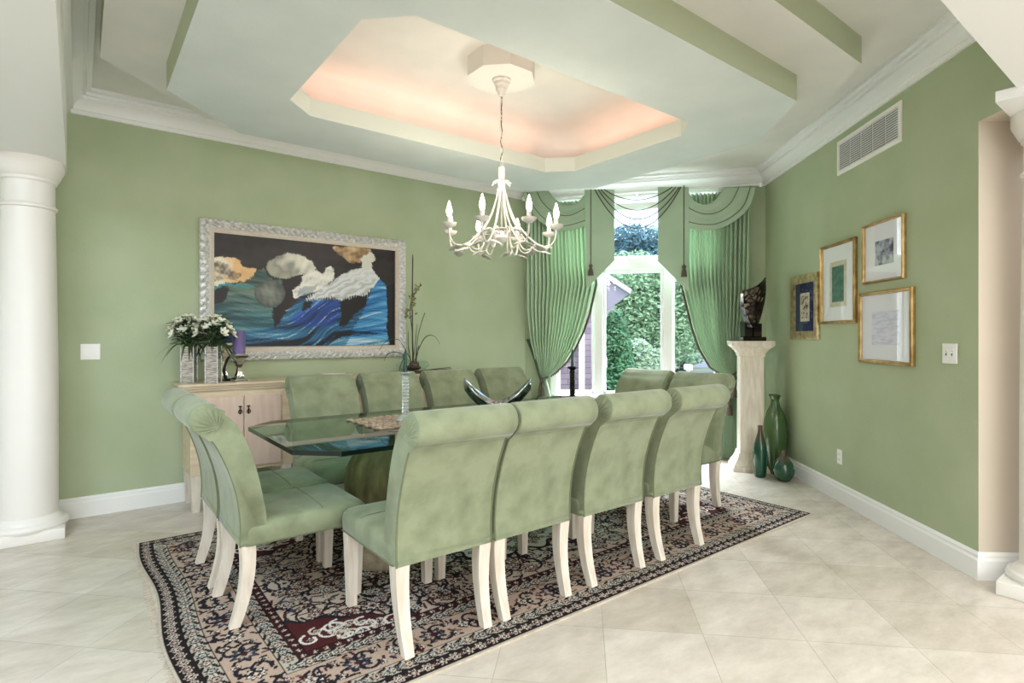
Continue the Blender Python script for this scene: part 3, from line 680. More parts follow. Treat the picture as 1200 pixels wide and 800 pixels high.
spots = [
    ((1.245, 2.06), 0, 'nearest sage velvet chair seen from behind, leftmost in the front row, beside the end chairs', 'front row chairs'),
    ((1.735, 2.06), 0, 'sage velvet chair seen from behind, second from left in the front row', 'front row chairs'),
    ((2.30, 2.055), 0, 'sage velvet chair seen from behind, third from left in the front row', 'front row chairs'),
    ((2.86, 2.05), 0, 'sage velvet chair seen from behind, rightmost in the front row', 'front row chairs'),
    ((.565, 2.915), -PI/2, 'sage velvet chair in profile at the left table end, nearer, whole side showing', 'left end chairs'),
    ((.565, 3.425), -PI/2, 'sage velvet chair at the left table end, half hidden behind the nearer profile chair', 'left end chairs'),
    ((1.43, 4.05), PI, 'sage velvet chair facing the camera, leftmost in the far row before the sideboard doors', 'far row chairs'),
    ((1.97, 4.05), PI, 'sage velvet chair facing the camera behind the crystal candlestick, second in the far row', 'far row chairs'),
    ((2.53, 4.05), PI, 'sage velvet chair facing the camera, third in the far row, left of the silver bowl', 'far row chairs'),
    ((3.09, 4.05), PI, 'sage velvet chair facing the camera, rightmost in the far row, directly behind the silver bowl', 'far row chairs'),
    ((3.83, 2.60), PI/2, 'sage velvet chair at the right table end beside the white pedestal, nearer of the two', 'right end chairs'),
    ((3.83, 3.15), PI/2, 'sage velvet chair at the right table end in front of the middle window pane', 'right end chairs')]
proto = None
for (p, rz, lab, grp) in spots:
    if proto is None: ch = proto = make_chair(lab, grp)
    else: ch = copy_tree(proto, lab)
    ch['group'] = grp; ch.location = (p[0], p[1], RZ); ch.rotation_euler = (0, 0, rz)

# ================================================================== DINING TABLE
TZ = .775
tb = thing('dining_table', 'long octagonal glass dining table on two carved drum pedestals', 'table', (2.15, 3.08, RZ))
H = TZ-RZ
oc = [(p[0], p[1]) for p in octa(-1.37, 1.37, -.59, .59, .17)]
bm = B(); prism(bm, oc, XY, H-.022, H)
for f in bm.faces: f.material_index = 0 if abs(f.normal.z) > .5 else 1
bm.normal_update()
for f in bm.faces: f.material_index = 0 if abs(f.normal.z) > .5 else 1
obj('glass_top', bm, [M['tableglass'], M['glassedge']], tb)
for x in (-.70, .70):
    prof = [(.165, .10), (.17, .14), (.195, .2), (.222, .28), (.232, .36), (.234, .46), (.228, .53), (.205, .575), (.19, .60), (.165, .65), (.13, .70), (.118, .735), (.122, H-.022)]
    bm = B(); seg = 72; rings = []
    for r, z in prof:
        k = .045 if .2 < z < .6 else .012
        rings.append([(x+r*(1+k*math.cos(18*th)*abs(math.cos(2*th+z*9)))*math.cos(th), r*(1+k*math.cos(18*th)*abs(math.cos(2*th+z*9)))*math.sin(th), z) for th in [2*PI*i/seg for i in range(seg)]])
    loft(bm, rings, True, True, True); pd = obj('pedestal', bm, M['stone'], tb, 60)
    bm = B(); lathe(bm, [(.245, 0), (.255, .012), (.255, .045), (.24, .055), (.232, .07), (.235, .085), (.22, .105), (.185, .115)], 48, (x, 0, 0)); obj('pedestal_base', bm, M['stonebase'], pd, 40)

# things on the table
m_ = thing('woven_mat', 'scaly woven mat under the front crystal candlestick on the glass table', 'mat', (1.60, 3.16, TZ+RZ*0+.0003))
bm = B(); box(bm, -.27, .27, -.22, .22, 0, .006, .002); obj('mat_base', bm, M['weave'], m_)
bm = B()
for i in range(11):
    for j in range(9):
        ellipsoid(bm, (-.25+.05*i+(.0125 if j % 2 else -.0125), -.2+.05*j, .006), .027, .021, .0075, 10, 6)
o = obj('scales', bm, M['weave'], m_, 60)
def candlestick(label, loc):
    t = thing('crystal_candlestick', label, 'candlestick', loc)
    bm = B(); prof = [(.055, 0), (.06, .006), (.05, .016), (.03, .03), (.022, .04)]
    for k in range(11): z = .045+k*.02; prof += [(.017, z), (.023, z+.01)]
    prof += [(.017, .268), (.024, .275), (.036, .285), (.038, .292), (.03, .296), (.014, .29)]
    lathe(bm, prof, 10); obj('stem', bm, M['crystal'], t, 20)
    bm = B(); lathe(bm, [(.0115, .285), (.0115, .30), (.0095, .41), (.005, .418), (.0015, .43)], 14)
    o = obj('candle', bm, M['candlegreen'], t, 40); o['label'] = 'dark green taper candle'
    return t
candlestick('ribbed crystal candlestick with green taper, on the woven mat in front', (1.575, 3.09, TZ+.0135))
c2 = candlestick('ribbed candlestick blackened as backlit, dark taper, before the left casement window, beyond the silver bowl', (2.97, 3.08, TZ))
for o in c2.children:
    if o.name.startswith('stem'): o.data.materials[0] = M['blackmetal']  # stem coloured black to imitate its backlit look against the window
M['boat'] = mat('mirror_silver', 'c7ccd0', .08, 1, col2='6d6a66', nscale=5, stretch=(3, 3, 1), lo=.45, hi=.6)
t = thing('boat_bowl', 'silver boat-shaped bowl with raised pointed ends, on the table middle', 'bowl', (2.27, 3.09, TZ), -YAW)
def boat(a, b):
    x = (a*2-1); q = b*2-1; hw = .115*(1-abs(x)**2.4)**.75+.002
    kz = .012+.155*abs(x)**2.1; rim = .075+.165*abs(x)**1.7
    return (x*.225, q*hw, kz+(rim-kz)*abs(q)**2.2)
bm = B(); grid(bm, boat, 44, 20); o = obj('body', bm, M['boat'], t, 60); solid(o, .006, 1)
bm = B(); lathe(bm, [(.05, 0), (.052, .004), (.04, .014), (.03, .02)], 24); obj('foot', bm, M['boat'], t, 40)

# ================================================================== SIDEBOARD AND WHAT STANDS ON IT
sb = thing('sideboard', 'pickled wood sideboard with paired doors against the long green wall', 'sideboard', (1.64, LV-.021, 0))
bm = B(); box(bm, -1.07, 1.07, -.44, 0, .93, .95, .005); box(bm, -1.05, 1.05, -.425, 0, .912, .932, .006); box(bm, -1.03, 1.03, -.41, 0, .895, .913, .004); obj('top', bm, M['pickled'], sb)
bm = B(); box(bm, -.99, .99, -.39, -.001, .27, .896, .004); obj('body', bm, M['pickled'], sb)
for k, x in enumerate((-.91, -.63, -.27, .01, .37, .65)):
    bm = B(); box(bm, x+.002, x+.272 if k % 2 else x+.276, -.408, -.389, .30, .845, .004); d = obj('door', bm, M['pickledv'], sb)
    hx = x+.25 if k % 2 == 0 else x+.03
    bm = B(); lathe(bm, [(.012, -.004), (.012, .004)], 12, (hx, -.412, .765)); box(bm, hx-.004, hx+.004, -.418, -.408, .72, .77, .002)
    tube(bm, [(hx-.013, -.415, .715), (hx-.009, -.418, .735), (hx, -.42, .742), (hx+.009, -.418, .735), (hx+.013, -.415, .715)], .0035, 6)
    ellipsoid(bm, (hx, -.414, .712), .008, .006, .008, 8, 6); obj('handle', bm, M['iron'], d, 40)
for x in (-.95, -.31, .33, .95):
    for y in (-.35, -.05):
        bm = B(); loft(bm, [[(x+a*h, y+b*h, z) for a, b in ((-1, -1), (1, -1), (1, 1), (-1, 1))] for z, h in ((0, .024), (.27, .036))], True, True, True); obj('leg', bm, M['bleach'], sb)
SZ = .95
M['mosaic'] = mat('silver_mosaic', 'd9d9d9', .2, .85, col2='8f9193', nscale=7, stretch=(3, 3, 22), lo=.4, hi=.6)
def flower_vase(label, blabel, u, v, seed, rz):
    t = thing('flower_vase', label, 'vase', (u, v, SZ), rz, 'square silver vases')
    bm = B(); box(bm, -.043, .043, -.043, .043, 0, .275, .003)
    top = [f for f in bm.faces if f.calc_center_median().z > .27 and f.normal.z > .5]
    r = bmesh.ops.inset_region(bm, faces=top, thickness=.008); bmesh.ops.translate(bm, verts=list({w_ for f in top for w_ in f.verts}), vec=(0, 0, -.05)); obj('body', bm, M['mosaic'], t)
    bm = B()
    for s_ in (-1, 1):
        for q in (-1, 1): box(bm, s_*.043-.003, s_*.043+.003, q*.043-.003, q*.043+.003, 0, .278, .001)
    obj('edging', bm, M['silver'], t)
    rnd = random.Random(seed); bq = thing('flower_bouquet', blabel, 'flowers', (u, v, SZ+.226), rz, 'white bouquets')
    bm = B(); lf = B(); heads = []
    for k in range(22):
        a = 2.4*k; rr = .02+.115*math.sqrt(k/22); h = .255-.13*(k/22)+.025*rnd.random(); p = (rr*math.cos(a), rr*math.sin(a)*.7, h); heads.append(p)
        tube(bm, smoothline([(p[0]*.15, p[1]*.15, .001), (p[0]*.35, p[1]*.35, h*.5), p], 3), .003, 5)
    obj('stems', bm, M['leaf'], bq, 60)
    def leaf(p0, d, l, w_, droop):
        d = Vector(d).normalized(); sd = Vector((-d.y, d.x, 0)); sd = sd.normalized() if sd.length > .1 else Vector((1, 0, 0)); pr = []
        for k in range(6):
            f = k/5; c = Vector(p0)+d*l*f+Vector((0, 0, -droop*f*f)); ww = w_*math.sin(PI*min(f*.92+.06, 1))**.8; pr.append((c-sd*ww, c+Vector((0, 0, -ww*.25)), c+sd*ww))
        vs = [[lf.verts.new(q) for q in r_] for r_ in pr]
        for a_, b_ in zip(vs, vs[1:]):
            for i in (0, 1): lf.faces.new((a_[i], a_[i+1], b_[i+1], b_[i]))
    for k in range(150):
        a = rnd.random()*6.28; z = .06+.17*rnd.random(); r0 = .02+.05*rnd.random()
        leaf((r0*math.cos(a), r0*math.sin(a), z), (math.cos(a), math.sin(a), .7*rnd.random()), .06+.05*rnd.random(), .016, .025)
    for k in range(9):
        a = rnd.random()*6.28; leaf((.05*math.cos(a), .05*math.sin(a), .07), (math.cos(a), math.sin(a), .25), .13+.05*rnd.random(), .008, .13+.06*rnd.random())
    lo_ = obj('leaves', lf, M['leaf'], bq, 60)
    for p in heads:
        bm = B(); Q = (Vector(p)-Vector((0, 0, .10))).normalized().to_track_quat('Z', 'Y').to_matrix()
        for j in range(6):
            a = j*PI/3+rnd.random()*.3; R3 = Q @ Matrix.Rotation(a, 3, 'Z') @ Matrix.Rotation(-.55, 3, 'Y')
            ellipsoid(bm, tuple(Vector(p)+R3 @ Vector((.022, 0, 0))), .026, .014, .004, 8, 6, M=R3)
        obj('blossom', bm, M['petal'], bq, 60)
    return t
flower_vase('square silver vase at the far left end of the sideboard', 'white alstroemeria bouquet in the leftmost silver vase', .669, LV-.215, 11, -.45)
flower_vase('square silver vase just left of the candle holders', 'white alstroemeria bouquet in the silver vase beside the purple candle', .807, LV-.375, 12, -.5)
def holder(name, label, u, v, hh, rr, m, candle=None):
    t = thing(name, label, 'candle holder', (u, v, SZ), .2)
    bm = B(); sq = lambda h, z: [(a*h, b*h, z) for a, b in ((-1, -1), (1, -1), (1, 1), (-1, 1))]
    loft(bm, [sq(rr, 0), sq(rr, .012), sq(rr*.85, .018), sq(rr*.5, .04), sq(rr*.3, .075), sq(rr*.26, hh*.5), sq(rr*.42, hh*.62), sq(rr*.62, hh*.72), sq(rr*.62, hh*.80), sq(rr*.9, hh*.86), sq(rr*.95, hh*.9), sq(rr, hh*.93), sq(rr, hh)], True, True, True)
    obj('stem', bm, m, t)
    return t
holder('candle_holder', 'silver pedestal holder carrying the purple pillar candle', .992, LV-.335, .215, .05, M['mirror'])
bm = B(); lathe(bm, [(.044, 0), (.046, .004), (.046, .172), (.042, .178), (.03, .174), (.004, .172), (.002, .19)], 28)
tag(obj('pillar_candle', bm, M['candlepurple'], None, 40, (.992, LV-.335, SZ+.215)), 'purple pillar candle on the silver pedestal holder', 'candle')
holder('candle_holder', 'taller dark silver holder between the white bouquet and the purple candle', .925, LV-.12, .30, .05, M['mirror'])
t = thing('curved_sculpture', 'small black curved ornament between the two silver holders', 'ornament', (.955, LV-.225, SZ), .2)
bm = B(); tube(bm, smoothline([(-.035, 0, .012), (-.05, 0, .08), (-.03, 0, .16), (.0, 0, .2)], 5), [.012]*7+[.010]*4+[.009]*4+[.004], 10); obj('curl', bm, M['blackmetal'], t, 60)
bm = B(); box(bm, -.06, .02, -.03, .03, 0, .016, .004); obj('base', bm, M['blackmetal'], t)
t = thing('shallow_dish', 'small pale dish lying on the sideboard behind the far left chair', 'dish', (1.775, LV-.24, SZ))
bm = B(); lathe(bm, [(.06, 0), (.085, .008), (.1, .022), (.103, .026), (.097, .026), (.08, .016), (.002, .012)], 36)
bmesh.ops.scale(bm, verts=bm.verts, vec=(1.05, .7, 1)); obj('bowl', bm, M['dish'], t, 50)
bm = B(); lathe(bm, [(.055, 0), (.055, .002)], 24); bmesh.ops.scale(bm, verts=bm.verts, vec=(1, .68, 1)); obj('foot', bm, M['dish'], t)
# orchid group
OU, OV = 2.55, LV-.24
t = thing('dark_tray', 'dark flat twig tray under the glass bowl of the orchid', 'tray', (OU, OV, SZ))
bm = B(); prism(bm, rrect(.36, .22, .05, 5), lambda a, b, t_: (a, b, t_), 0, .012, .003) if False else lathe(bm, [(.14, 0), (.155, .006), (.15, .012), (.13, .008)], 32); obj('plate', bm, M['stem'], t, 40)
bm = B(); tube(bm, [(-.19, -.09, .017), (.0, -.13, .019), (.13, -.12, .02)], [.006, .007, .005], 6); obj('twig', bm, M['stem'], t)
bm = B(); tube(bm, [(.02, -.10, .019), (.2, -.07, .03), (.40, -.04, .04)], [.006, .006, .003], 6); tube(bm, [(.05, -.12, .02), (.22, -.10, .024), (.38, -.09, .03)], [.005, .005, .003], 6); obj('twig', bm, M['stem'], t)
bm = B(); lathe(bm, [(.06, 0), (.12, .02), (.158, .05), (.165, .07), (.15, .095), (.125, .11), (.12, .108), (.145, .092), (.158, .07), (.15, .052), (.115, .025), (.002, .006)], 36)
tag(obj('glass_bowl', bm, M['clear'], None, 60, (OU, OV, SZ+.012)), 'round clear glass bowl holding the orchid roots', 'bowl')
op = thing('potted_orchid', 'tall orchid with brown stems and arching leaves beside the painting', 'plant', (OU, OV, SZ+.021))
bm = B(); ellipsoid(bm, (0, 0, .028), .08, .075, .028, 16, 8); ellipsoid(bm, (.02, .01, .06), .05, .05, .03, 14, 8); obj('root_ball', bm, M['soil'], op, 60)
bm = B(); tube(bm, smoothline([(-.0, 0, .05), (-.005, 0, .4), (.0, .01, .8), (.005, .01, 1.12)], 5), [.006]*15+[.003], 6); obj('stake', bm, M['stem'], op)
bm = B(); tube(bm, smoothline([(.01, 0, .05), (-.01, -.01, .35), (-.03, 0, .6), (.03, .0, .76), (.09, .0, .83)], 5), .004, 6)
tube(bm, smoothline([(.02, 0, .05), (.06, 0, .35), (.13, 0, .56)], 5), .0035, 6)
for x in (-.04, .05, .07): tube(bm, [(x*.4, 0, .05), (x, .01, .17+abs(x))], .004, 6)
obj('stems', bm, M['stem'], op, 60)
rnd = random.Random(8); bm = B()
for k in range(46):
    f = k/46; p = (-.055+.10*f+rnd.gauss(0, .022), rnd.gauss(0, .02), .50+.33*f+rnd.gauss(0, .012)); R3 = Matrix.Rotation(rnd.random()*6, 3, 'Z') @ Matrix.Rotation(rnd.random()*2-1, 3, 'Y')
    ellipsoid(bm, p, .019, .011, .008, 7, 5, M=R3)
obj('flower_spray', bm, M['spray'], op, 60)['kind'] = 'stuff'
bm = B()
def strap(bm, pts, wd):
    P = smoothline(pts, 6); n = len(P)
    rows = []
    for i, p in enumerate(P):
        d = (P[min(i+1, n-1)]-P[max(i-1, 0)]).normalized(); sd = d.cross(Vector((.3, 1, .2))).normalized(); sd = d.cross(sd).normalized(); f = i/(n-1); ww = wd*(math.sin(PI*(.12+.86*f)))**.7
        rows.append([tuple(p-sd*ww), tuple(p+d.cross(sd)*ww*.3), tuple(p+sd*ww)])
    loft(bm, rows, closed=False)
for pts in ([(0, 0, .06), (-.09, 0, .22), (-.17, -.02, .30), (-.29, -.02, .28), (-.36, -.02, .19)], [(0, 0, .06), (.08, 0, .24), (.15, .0, .33), (.24, .0, .33), (.30, 0, .25)],
            [(-.02, -.02, .06), (-.09, -.05, .16), (-.17, -.1, .08), (-.22, -.15, -.0)], [(0, 0, .06), (.03, .01, .26), (.05, .01, .45)], [(-.01, 0, .06), (-.035, .02, .2), (-.03, .04, .38)],
            [(.0, .02, .06), (-.12, .02, .17), (-.24, .02, .17), (-.30, .0, .10)]):
    strap(bm, pts, .012)
o = obj('leaves', bm, M['leaf'], op, 60); solid(o, .0015)

# ================================================================== PAINTING
def smooth_noise(X, Y, seed, f=1., n=6):
    r = np.random.RandomState(seed); out = np.zeros_like(X)
    for k in range(n):
        a = r.rand()*6.28; q = f*(1+k*.7); out += np.sin(q*(math.cos(a)*X+math.sin(a)*Y)+r.rand()*6.28)/(1+k*.5)
    return out/2.2
def poly_mask(px, py, pts):
    m = np.zeros(px.shape, bool); n = len(pts)
    for i in range(n):
        (x0, y0), (x1, y1) = pts[i], pts[(i+1) % n]
        if y0 == y1: continue
        c = ((y0 > py) != (y1 > py)) & (px < (x1-x0)*(py-y0)/(y1-y0)+x0); m ^= c
    return m
def painting(nx, ny):
    a, b = np.meshgrid((np.arange(nx)+.5)/nx, (np.arange(ny)+.5)/ny)      # left->right, top->bottom
    f = a*5.55/(4.5+1.05*a); X = 62+1005*f; Y = (85+98*f)+b*((733-8*f)-(85+98*f))   # picture drawn on a 1143 x 800 sheet seen at a slant
    jr = np.random.RandomState(9); wx = X+5*smooth_noise(X, Y, 1, .05)+3*smooth_noise(X, Y, 31, .22)+2.2*jr.randn(*X.shape); wy = Y+5*smooth_noise(X, Y, 2, .05)+3*smooth_noise(X, Y, 32, .22)+2.2*jr.randn(*X.shape)
    c = lambda s_: np.array(lin(s_)[:3]); img = np.zeros(X.shape+(3,)); img[:] = c('2b2526')
    n0 = smooth_noise(X, Y, 5, .03); img *= (1+.35*n0)[..., None]
    # flowing streak coordinate
    wv = 22*smooth_noise(X*.5, Y, 7, .016, 5)
    flow = Y+30*np.sin(X*.0085+.6)+.06*X*np.sin(X*.004)+.42*np.maximum(X-470, 0)+wv
    def streak(q, seed, fq):
        r = np.random.RandomState(seed); out = np.zeros_like(q)
        for k in range(9):
            f_ = fq*(1.55**k)*(.8+.4*r.rand()); out += np.sin(q*f_+r.rand()*6.28+1.5*smooth_noise(X*.2, Y*.5, seed*31+k, .02, 3))/(1+.55*k)
        return out/2.3
    s1 = streak(flow, 3, .018); s2 = streak(flow+.12*X, 4, .03); s3 = streak(flow-.1*X, 5, .06)
    s4 = streak(flow+.2*X, 6, .13)
    st_ = .47+.22*s1+.2*s2+.2*s3+.17*s4+.14*smooth_noise(X*.4, Y, 21, .02)
    def ramp(v, cols, pos):
        out = np.zeros(v.shape+(3,))
        for k in range(3): out[..., k] = np.interp(v, pos, [q[k] for q in cols])
        return out
    def mix(mask, col, al=1.): 
        al = np.broadcast_to(np.asarray(al, float), mask.shape)[..., None]; img[:] = np.where(mask[..., None], img*(1-al)+col*al, img)
    green = ramp(st_, [c('20302e'), c('3d5a55'), c('76836a'), c('8f9479')], [0, .35, .7, 1]); teal = ramp(st_, [c('0e2028'), c('1f4f5c'), c('3d7f8c'), c('8aa9a8')], [.05, .4, .75, 1.05])
    blue = ramp(st_, [c('0c1a30'), c('1d5690'), c('3f8cc0'), c('cfd9dc')], [.1, .42, .74, 1.0])
    t = np.clip((Y-380)/260+.15*s1, 0, 1)[..., None]
    mix(poly_mask(wx, wy, [(62, 385), (120, 400), (200, 370), (262, 345), (300, 300), (345, 290), (372, 345), (470, 360), (505, 400), (510, 455), (480, 470), (400, 520), (395, 560), (400, 620), (380, 760), (30, 760), (30, 385)]), green*(1-t)+teal*t)
    mix(poly_mask(wx, wy, [(30, 600), (200, 650), (395, 625), (450, 560), (540, 460), (640, 465), (760, 465), (920, 440), (985, 345), (1022, 380), (1025, 640), (1036, 690), (1034, 760), (30, 760)]), teal*.5+blue*.5)
    mix(poly_mask(wx, wy, [(610, 470), (760, 465), (765, 560), (730, 610), (600, 620), (520, 610), (480, 580)]), ramp(st_, [c('12264e'), c('2450a4'), c('3f7fc4')], [.1, .5, 1]))
    mix(poly_mask(wx, wy, [(985, 345), (1022, 380), (1025, 640), (1036, 690), (800, 735), (830, 640), (880, 560), (915, 480), (935, 410)]), ramp(st_, [c('10305c'), c('2a76b4'), c('6bb0d4'), c('e2e4e0')], [.05, .4, .7, .95]))
    mix((Y > 640-10*s1) & (st_ < .33) & (X < 1030), c('151417'), .85)
    mix((s4+.5*s3 > .95) & (Y > 470) & (X > 420) & (X < 1026), c('cfdcdf'), .6)
    mix((s4+.4*s2 < -.95) & (Y > 360) & (X < 1026), c('1a2226'), .6)
    mix((s3+.4*s4 > .95) & (Y > 380) & (X < 400), c('a39a78'), .5)
    # dark gaps
    for P_ in ([(440, 350), (560, 325), (545, 380), (505, 410), (512, 455), (470, 520), (430, 600), (402, 624), (388, 520), (450, 470), (460, 420)], [(765, 470), (920, 430), (905, 500), (845, 550), (800, 610), (755, 622), (770, 560)],
               [(560, 480), (618, 470), (604, 508), (550, 534)], [(60, 395), (150, 398), (135, 455), (90, 490), (60, 480)], [(1022, 380), (1080, 380), (1080, 760), (1036, 760), (1036, 690), (1026, 640)]):
        mix(poly_mask(wx, wy, P_), c('1e1a1c'))
    mix(np.abs(wy-(400-.07*(X-62)-14*np.sin((X-62)*.02))) < 7*(X < 285), c('3a8f94'))
    # moon
    r_ = np.hypot((X-376)/86, (Y-431)/77); mix(r_ < 1, ramp(np.clip(r_+.25*smooth_noise(X, Y, 12, .06), 0, 1), [c('8d9186'), c('6a6f68'), c('4a4e4a')], [.1, .6, 1]), .95)
    # first head
    mix(poly_mask(wx, wy, [(50, 240), (100, 222), (150, 225), (190, 238), (214, 248), (222, 276), (250, 289), (295, 286), (301, 306), (282, 336), (238, 360), (190, 364), (60, 388), (50, 300)]), ramp(np.clip((X-60)/240+.3*smooth_noise(X, Y, 14, .04), 0, 1), [c('e9e2cf'), c('e8c08a'), c('dfb07c')], [0, .5, 1]))
    mix(poly_mask(wx, wy, [(50, 262), (95, 250), (140, 262), (160, 300), (225, 318), (195, 352), (120, 352), (50, 362)]), c('3f3029'), .85*np.clip(.6+.6*smooth_noise(X, Y, 15, .07), 0, 1))
    # second head and shoulders
    mix(poly_mask(wx, wy, [(356, 285), (372, 250), (410, 225), (470, 203), (520, 205), (570, 222), (610, 250), (618, 268), (629, 292), (603, 312), (560, 320), (505, 338), (445, 346), (392, 336), (366, 312)]),
        ramp(np.clip((X-360)/260+.35*smooth_noise(X, Y, 16, .035), 0, 1), [c('a9a893'), c('8d8d86'), c('cfcdbd'), c('ece8da')], [0, .35, .65, 1]))
    W_ = ramp(np.clip(.6+.4*smooth_noise(X, Y, 17, .08), 0, 1), [c('aeb2b0'), c('e3e1d8'), c('f1efe6')], [0, .5, 1])
    mix(poly_mask(wx, wy, [(560, 325), (625, 298), (672, 322), (690, 287), (712, 272), (733, 290), (733, 345), (660, 405), (560, 440), (508, 458), (503, 412), (548, 380)]), W_)
    mix(poly_mask(wx, wy, [(540, 400), (640, 380), (600, 440), (520, 445)]), c('7d8f9a'), .6)
    # feathered shawl
    fe = .5+.5*np.sin((X*.55+Y)*.16+3*smooth_noise(X, Y, 18, .05)); fr = 12*smooth_noise(X, Y*.1, 33, .3)+5*smooth_noise(X, Y*.1, 34, .7)
    mix(poly_mask(X, wy-fr*(Y > 400), [(568, 472), (640, 420), (750, 340), (830, 295), (882, 284), (940, 290), (985, 345), (945, 400), (905, 440), (842, 446), (780, 462), (700, 458), (640, 462)]), c('dfe2e3')*(1-.35*fe[..., None]*(.4+.6*(Y > 350))[..., None])+.0)
    # third head
    mix(poly_mask(wx, wy, [(728, 166), (800, 158), (930, 172), (938, 198), (892, 216), (872, 256), (822, 252), (772, 216), (740, 192)]), ramp(np.clip(.5+.5*smooth_noise(X, Y, 19, .06), 0, 1), [c('6f5842'), c('a98860'), c('cdb894')], [0, .5, 1]))
    mix(poly_mask(wx, wy, [(890, 222), (930, 186), (955, 207), (959, 236), (941, 256), (945, 292), (884, 292), (887, 256), (875, 238)]), c('dad8cc'))
    img *= (.92+.16*np.random.RandomState(4).rand(*X.shape))[..., None]
    return np.clip(img, 0, 1)
M['canvas'] = colmat('painted_canvas', .45, .1, 200, .4)
PU0, PU1, PZ0, PZ1 = .765, 2.58, 1.10, 2.25
pt = thing('framed_painting', 'large dark painting of pale heads and blue waves in an ornate silver frame', 'painting', ((PU0+PU1)/2, LV-.002, (PZ0+PZ1)/2))
pw, ph = PU1-PU0, PZ1-PZ0; cw, chh = pw-.215, ph-.215; ST2 = .0045
im = painting(int(cw/ST2), int(chh/ST2))
colour_grid('canvas', im, ST2, lambda U, V: np.stack([U-cw/2, np.full_like(U, -.022), chh/2-V], -1), M['canvas'], pt)
def frame_ring(bm, w, h, prof, relief=0, step=.006):
    """profile (inset, depth) run round a rectangle w x h with mitred corners; relief carves the middle of the moulding"""
    P = []
    for (x, z, nx_, nz_, ln) in ((-w/2, -h/2, 1, 0, w), (w/2, -h/2, 0, 1, h), (w/2, h/2, -1, 0, w), (-w/2, h/2, 0, -1, h)):
        n = max(int(ln/step), 1) if relief else 1
        for k in range(n): P.append((x+nx_*ln*k/n, z+nz_*ln*k/n))
    rings = []
    tot = 0
    for i, (x, z) in enumerate(P):
        row = []
        for d, y in prof:
            sx = 1-2*d/w; sz = 1-2*d/h; yy = y
            if relief and .008 < d < .06:
                q = (x+z) if True else 0; ph_ = d/.07*2*PI
                yy -= relief*(math.sin(q*2*PI/.064+2.6*math.sin(ph_))*math.sin(ph_*.5)+.4*math.sin(q*2*PI/.032-ph_*2))
            row.append((x*sx, yy, z*sz))
        rings.append(row)
    rings.append(rings[0]); loft(bm, rings, closed=True)
bm = B(); frame_ring(bm, pw, ph, [(0, 0), (0, -.03), (.004, -.042), (.01, -.046), (.02, -.05), (.03, -.053), (.04, -.052), (.05, -.048), (.058, -.043), (.066, -.04), (.072, -.036), (.072, 0)], .0085, .005)
obj('carved_frame', bm, M['silver'], pt, 50)
bm = B(); frame_ring(bm, pw-.142, ph-.142, [(0, 0), (0, -.034), (.01, -.036), (.036, -.026), (.038, -.02), (.038, 0)]); obj('liner', bm, M['liner'], pt)
bm = B(); box(bm, -pw/2+.01, pw/2-.01, -.012, 0, -ph/2+.01, ph/2-.01); obj('backboard', bm, M['liner'], pt)

# pictures on the right wall
def on_right(name, label, cat, s_, z, group=None, off=.001):
    p = frame_pt(R, AR, s_, -off); return thing(name, label, cat, (p[0], p[1], z), AR, group)
def rspan(px0, px1): return at(px0, 394, R, AR)[0], at(px1, 394, R, AR)[0]
def picture(label, px0, px1, z0, z1, fm, fw, mm, mats_, prints, refl=True):
    a, b = rspan(px0, px1); w_, h_ = abs(b-a), z1-z0
    t = on_right('framed_picture', label, 'picture', (a+b)/2, (z0+z1)/2, 'framed pictures on the right wall')
    bm = B(); frame_ring(bm, w_, h_, [(0, 0), (0, -.02), (.004, -.026), (fw*.35, -.028), (fw*.6, -.022), (fw*.85, -.024), (fw, -.018), (fw, 0)]); obj('frame', bm, fm, t, 40)
    bm = B(); box(bm, -w_/2+fw*.6, w_/2-fw*.6, -.008, 0, -h_/2+fw*.6, h_/2-fw*.6); obj('mat_board', bm, mm, t)
    for k, (x0, x1, y0, y1, m) in enumerate(prints):
        bm = B(); box(bm, x0*w_, x1*w_, -.0095-.001*k, -.008, y0*h_, y1*h_); obj('print', bm, m, t)
    bm = B(); box(bm, -w_/2+fw*.7, w_/2-fw*.7, -.0145, -.0135, -h_/2+fw*.7, h_/2-fw*.7); obj('glazing', bm, M['picglass'], t)
    return t
picture('small picture with wide gold frame and navy mat, leftmost on the right wall', 929.5, 961, 1.272, 1.85, M['goldpale'], .075, M['navy'], None, [(-.17, .17, -.22, .22, M['paper']), (-.12, .12, -.17, .17, M['inkprint'])])
picture('gold framed picture with white mat and green print, second from the window', 964.3, 1005, 1.40, 2.043, M['gold'], .025, M['matboard'], None, [(-.24, .24, -.29, .27, M['paper']), (-.17, .17, -.23, .21, M['greenprint'])])
picture('upper thin gold framed picture with dark print, above the large pale one', 1014, 1062.5, 1.675, 2.095, M['gold'], .017, M['matboard'], None, [(-.2, .24, -.22, .18, M['greyprint'])])
picture('lower wide gold framed picture with faint pale print, nearest the light switch', 1009.6, 1073, 1.11, 1.615, M['gold'], .026, M['matboard'], None, [(-.25, .25, -.24, .22, M['paleprint'])])
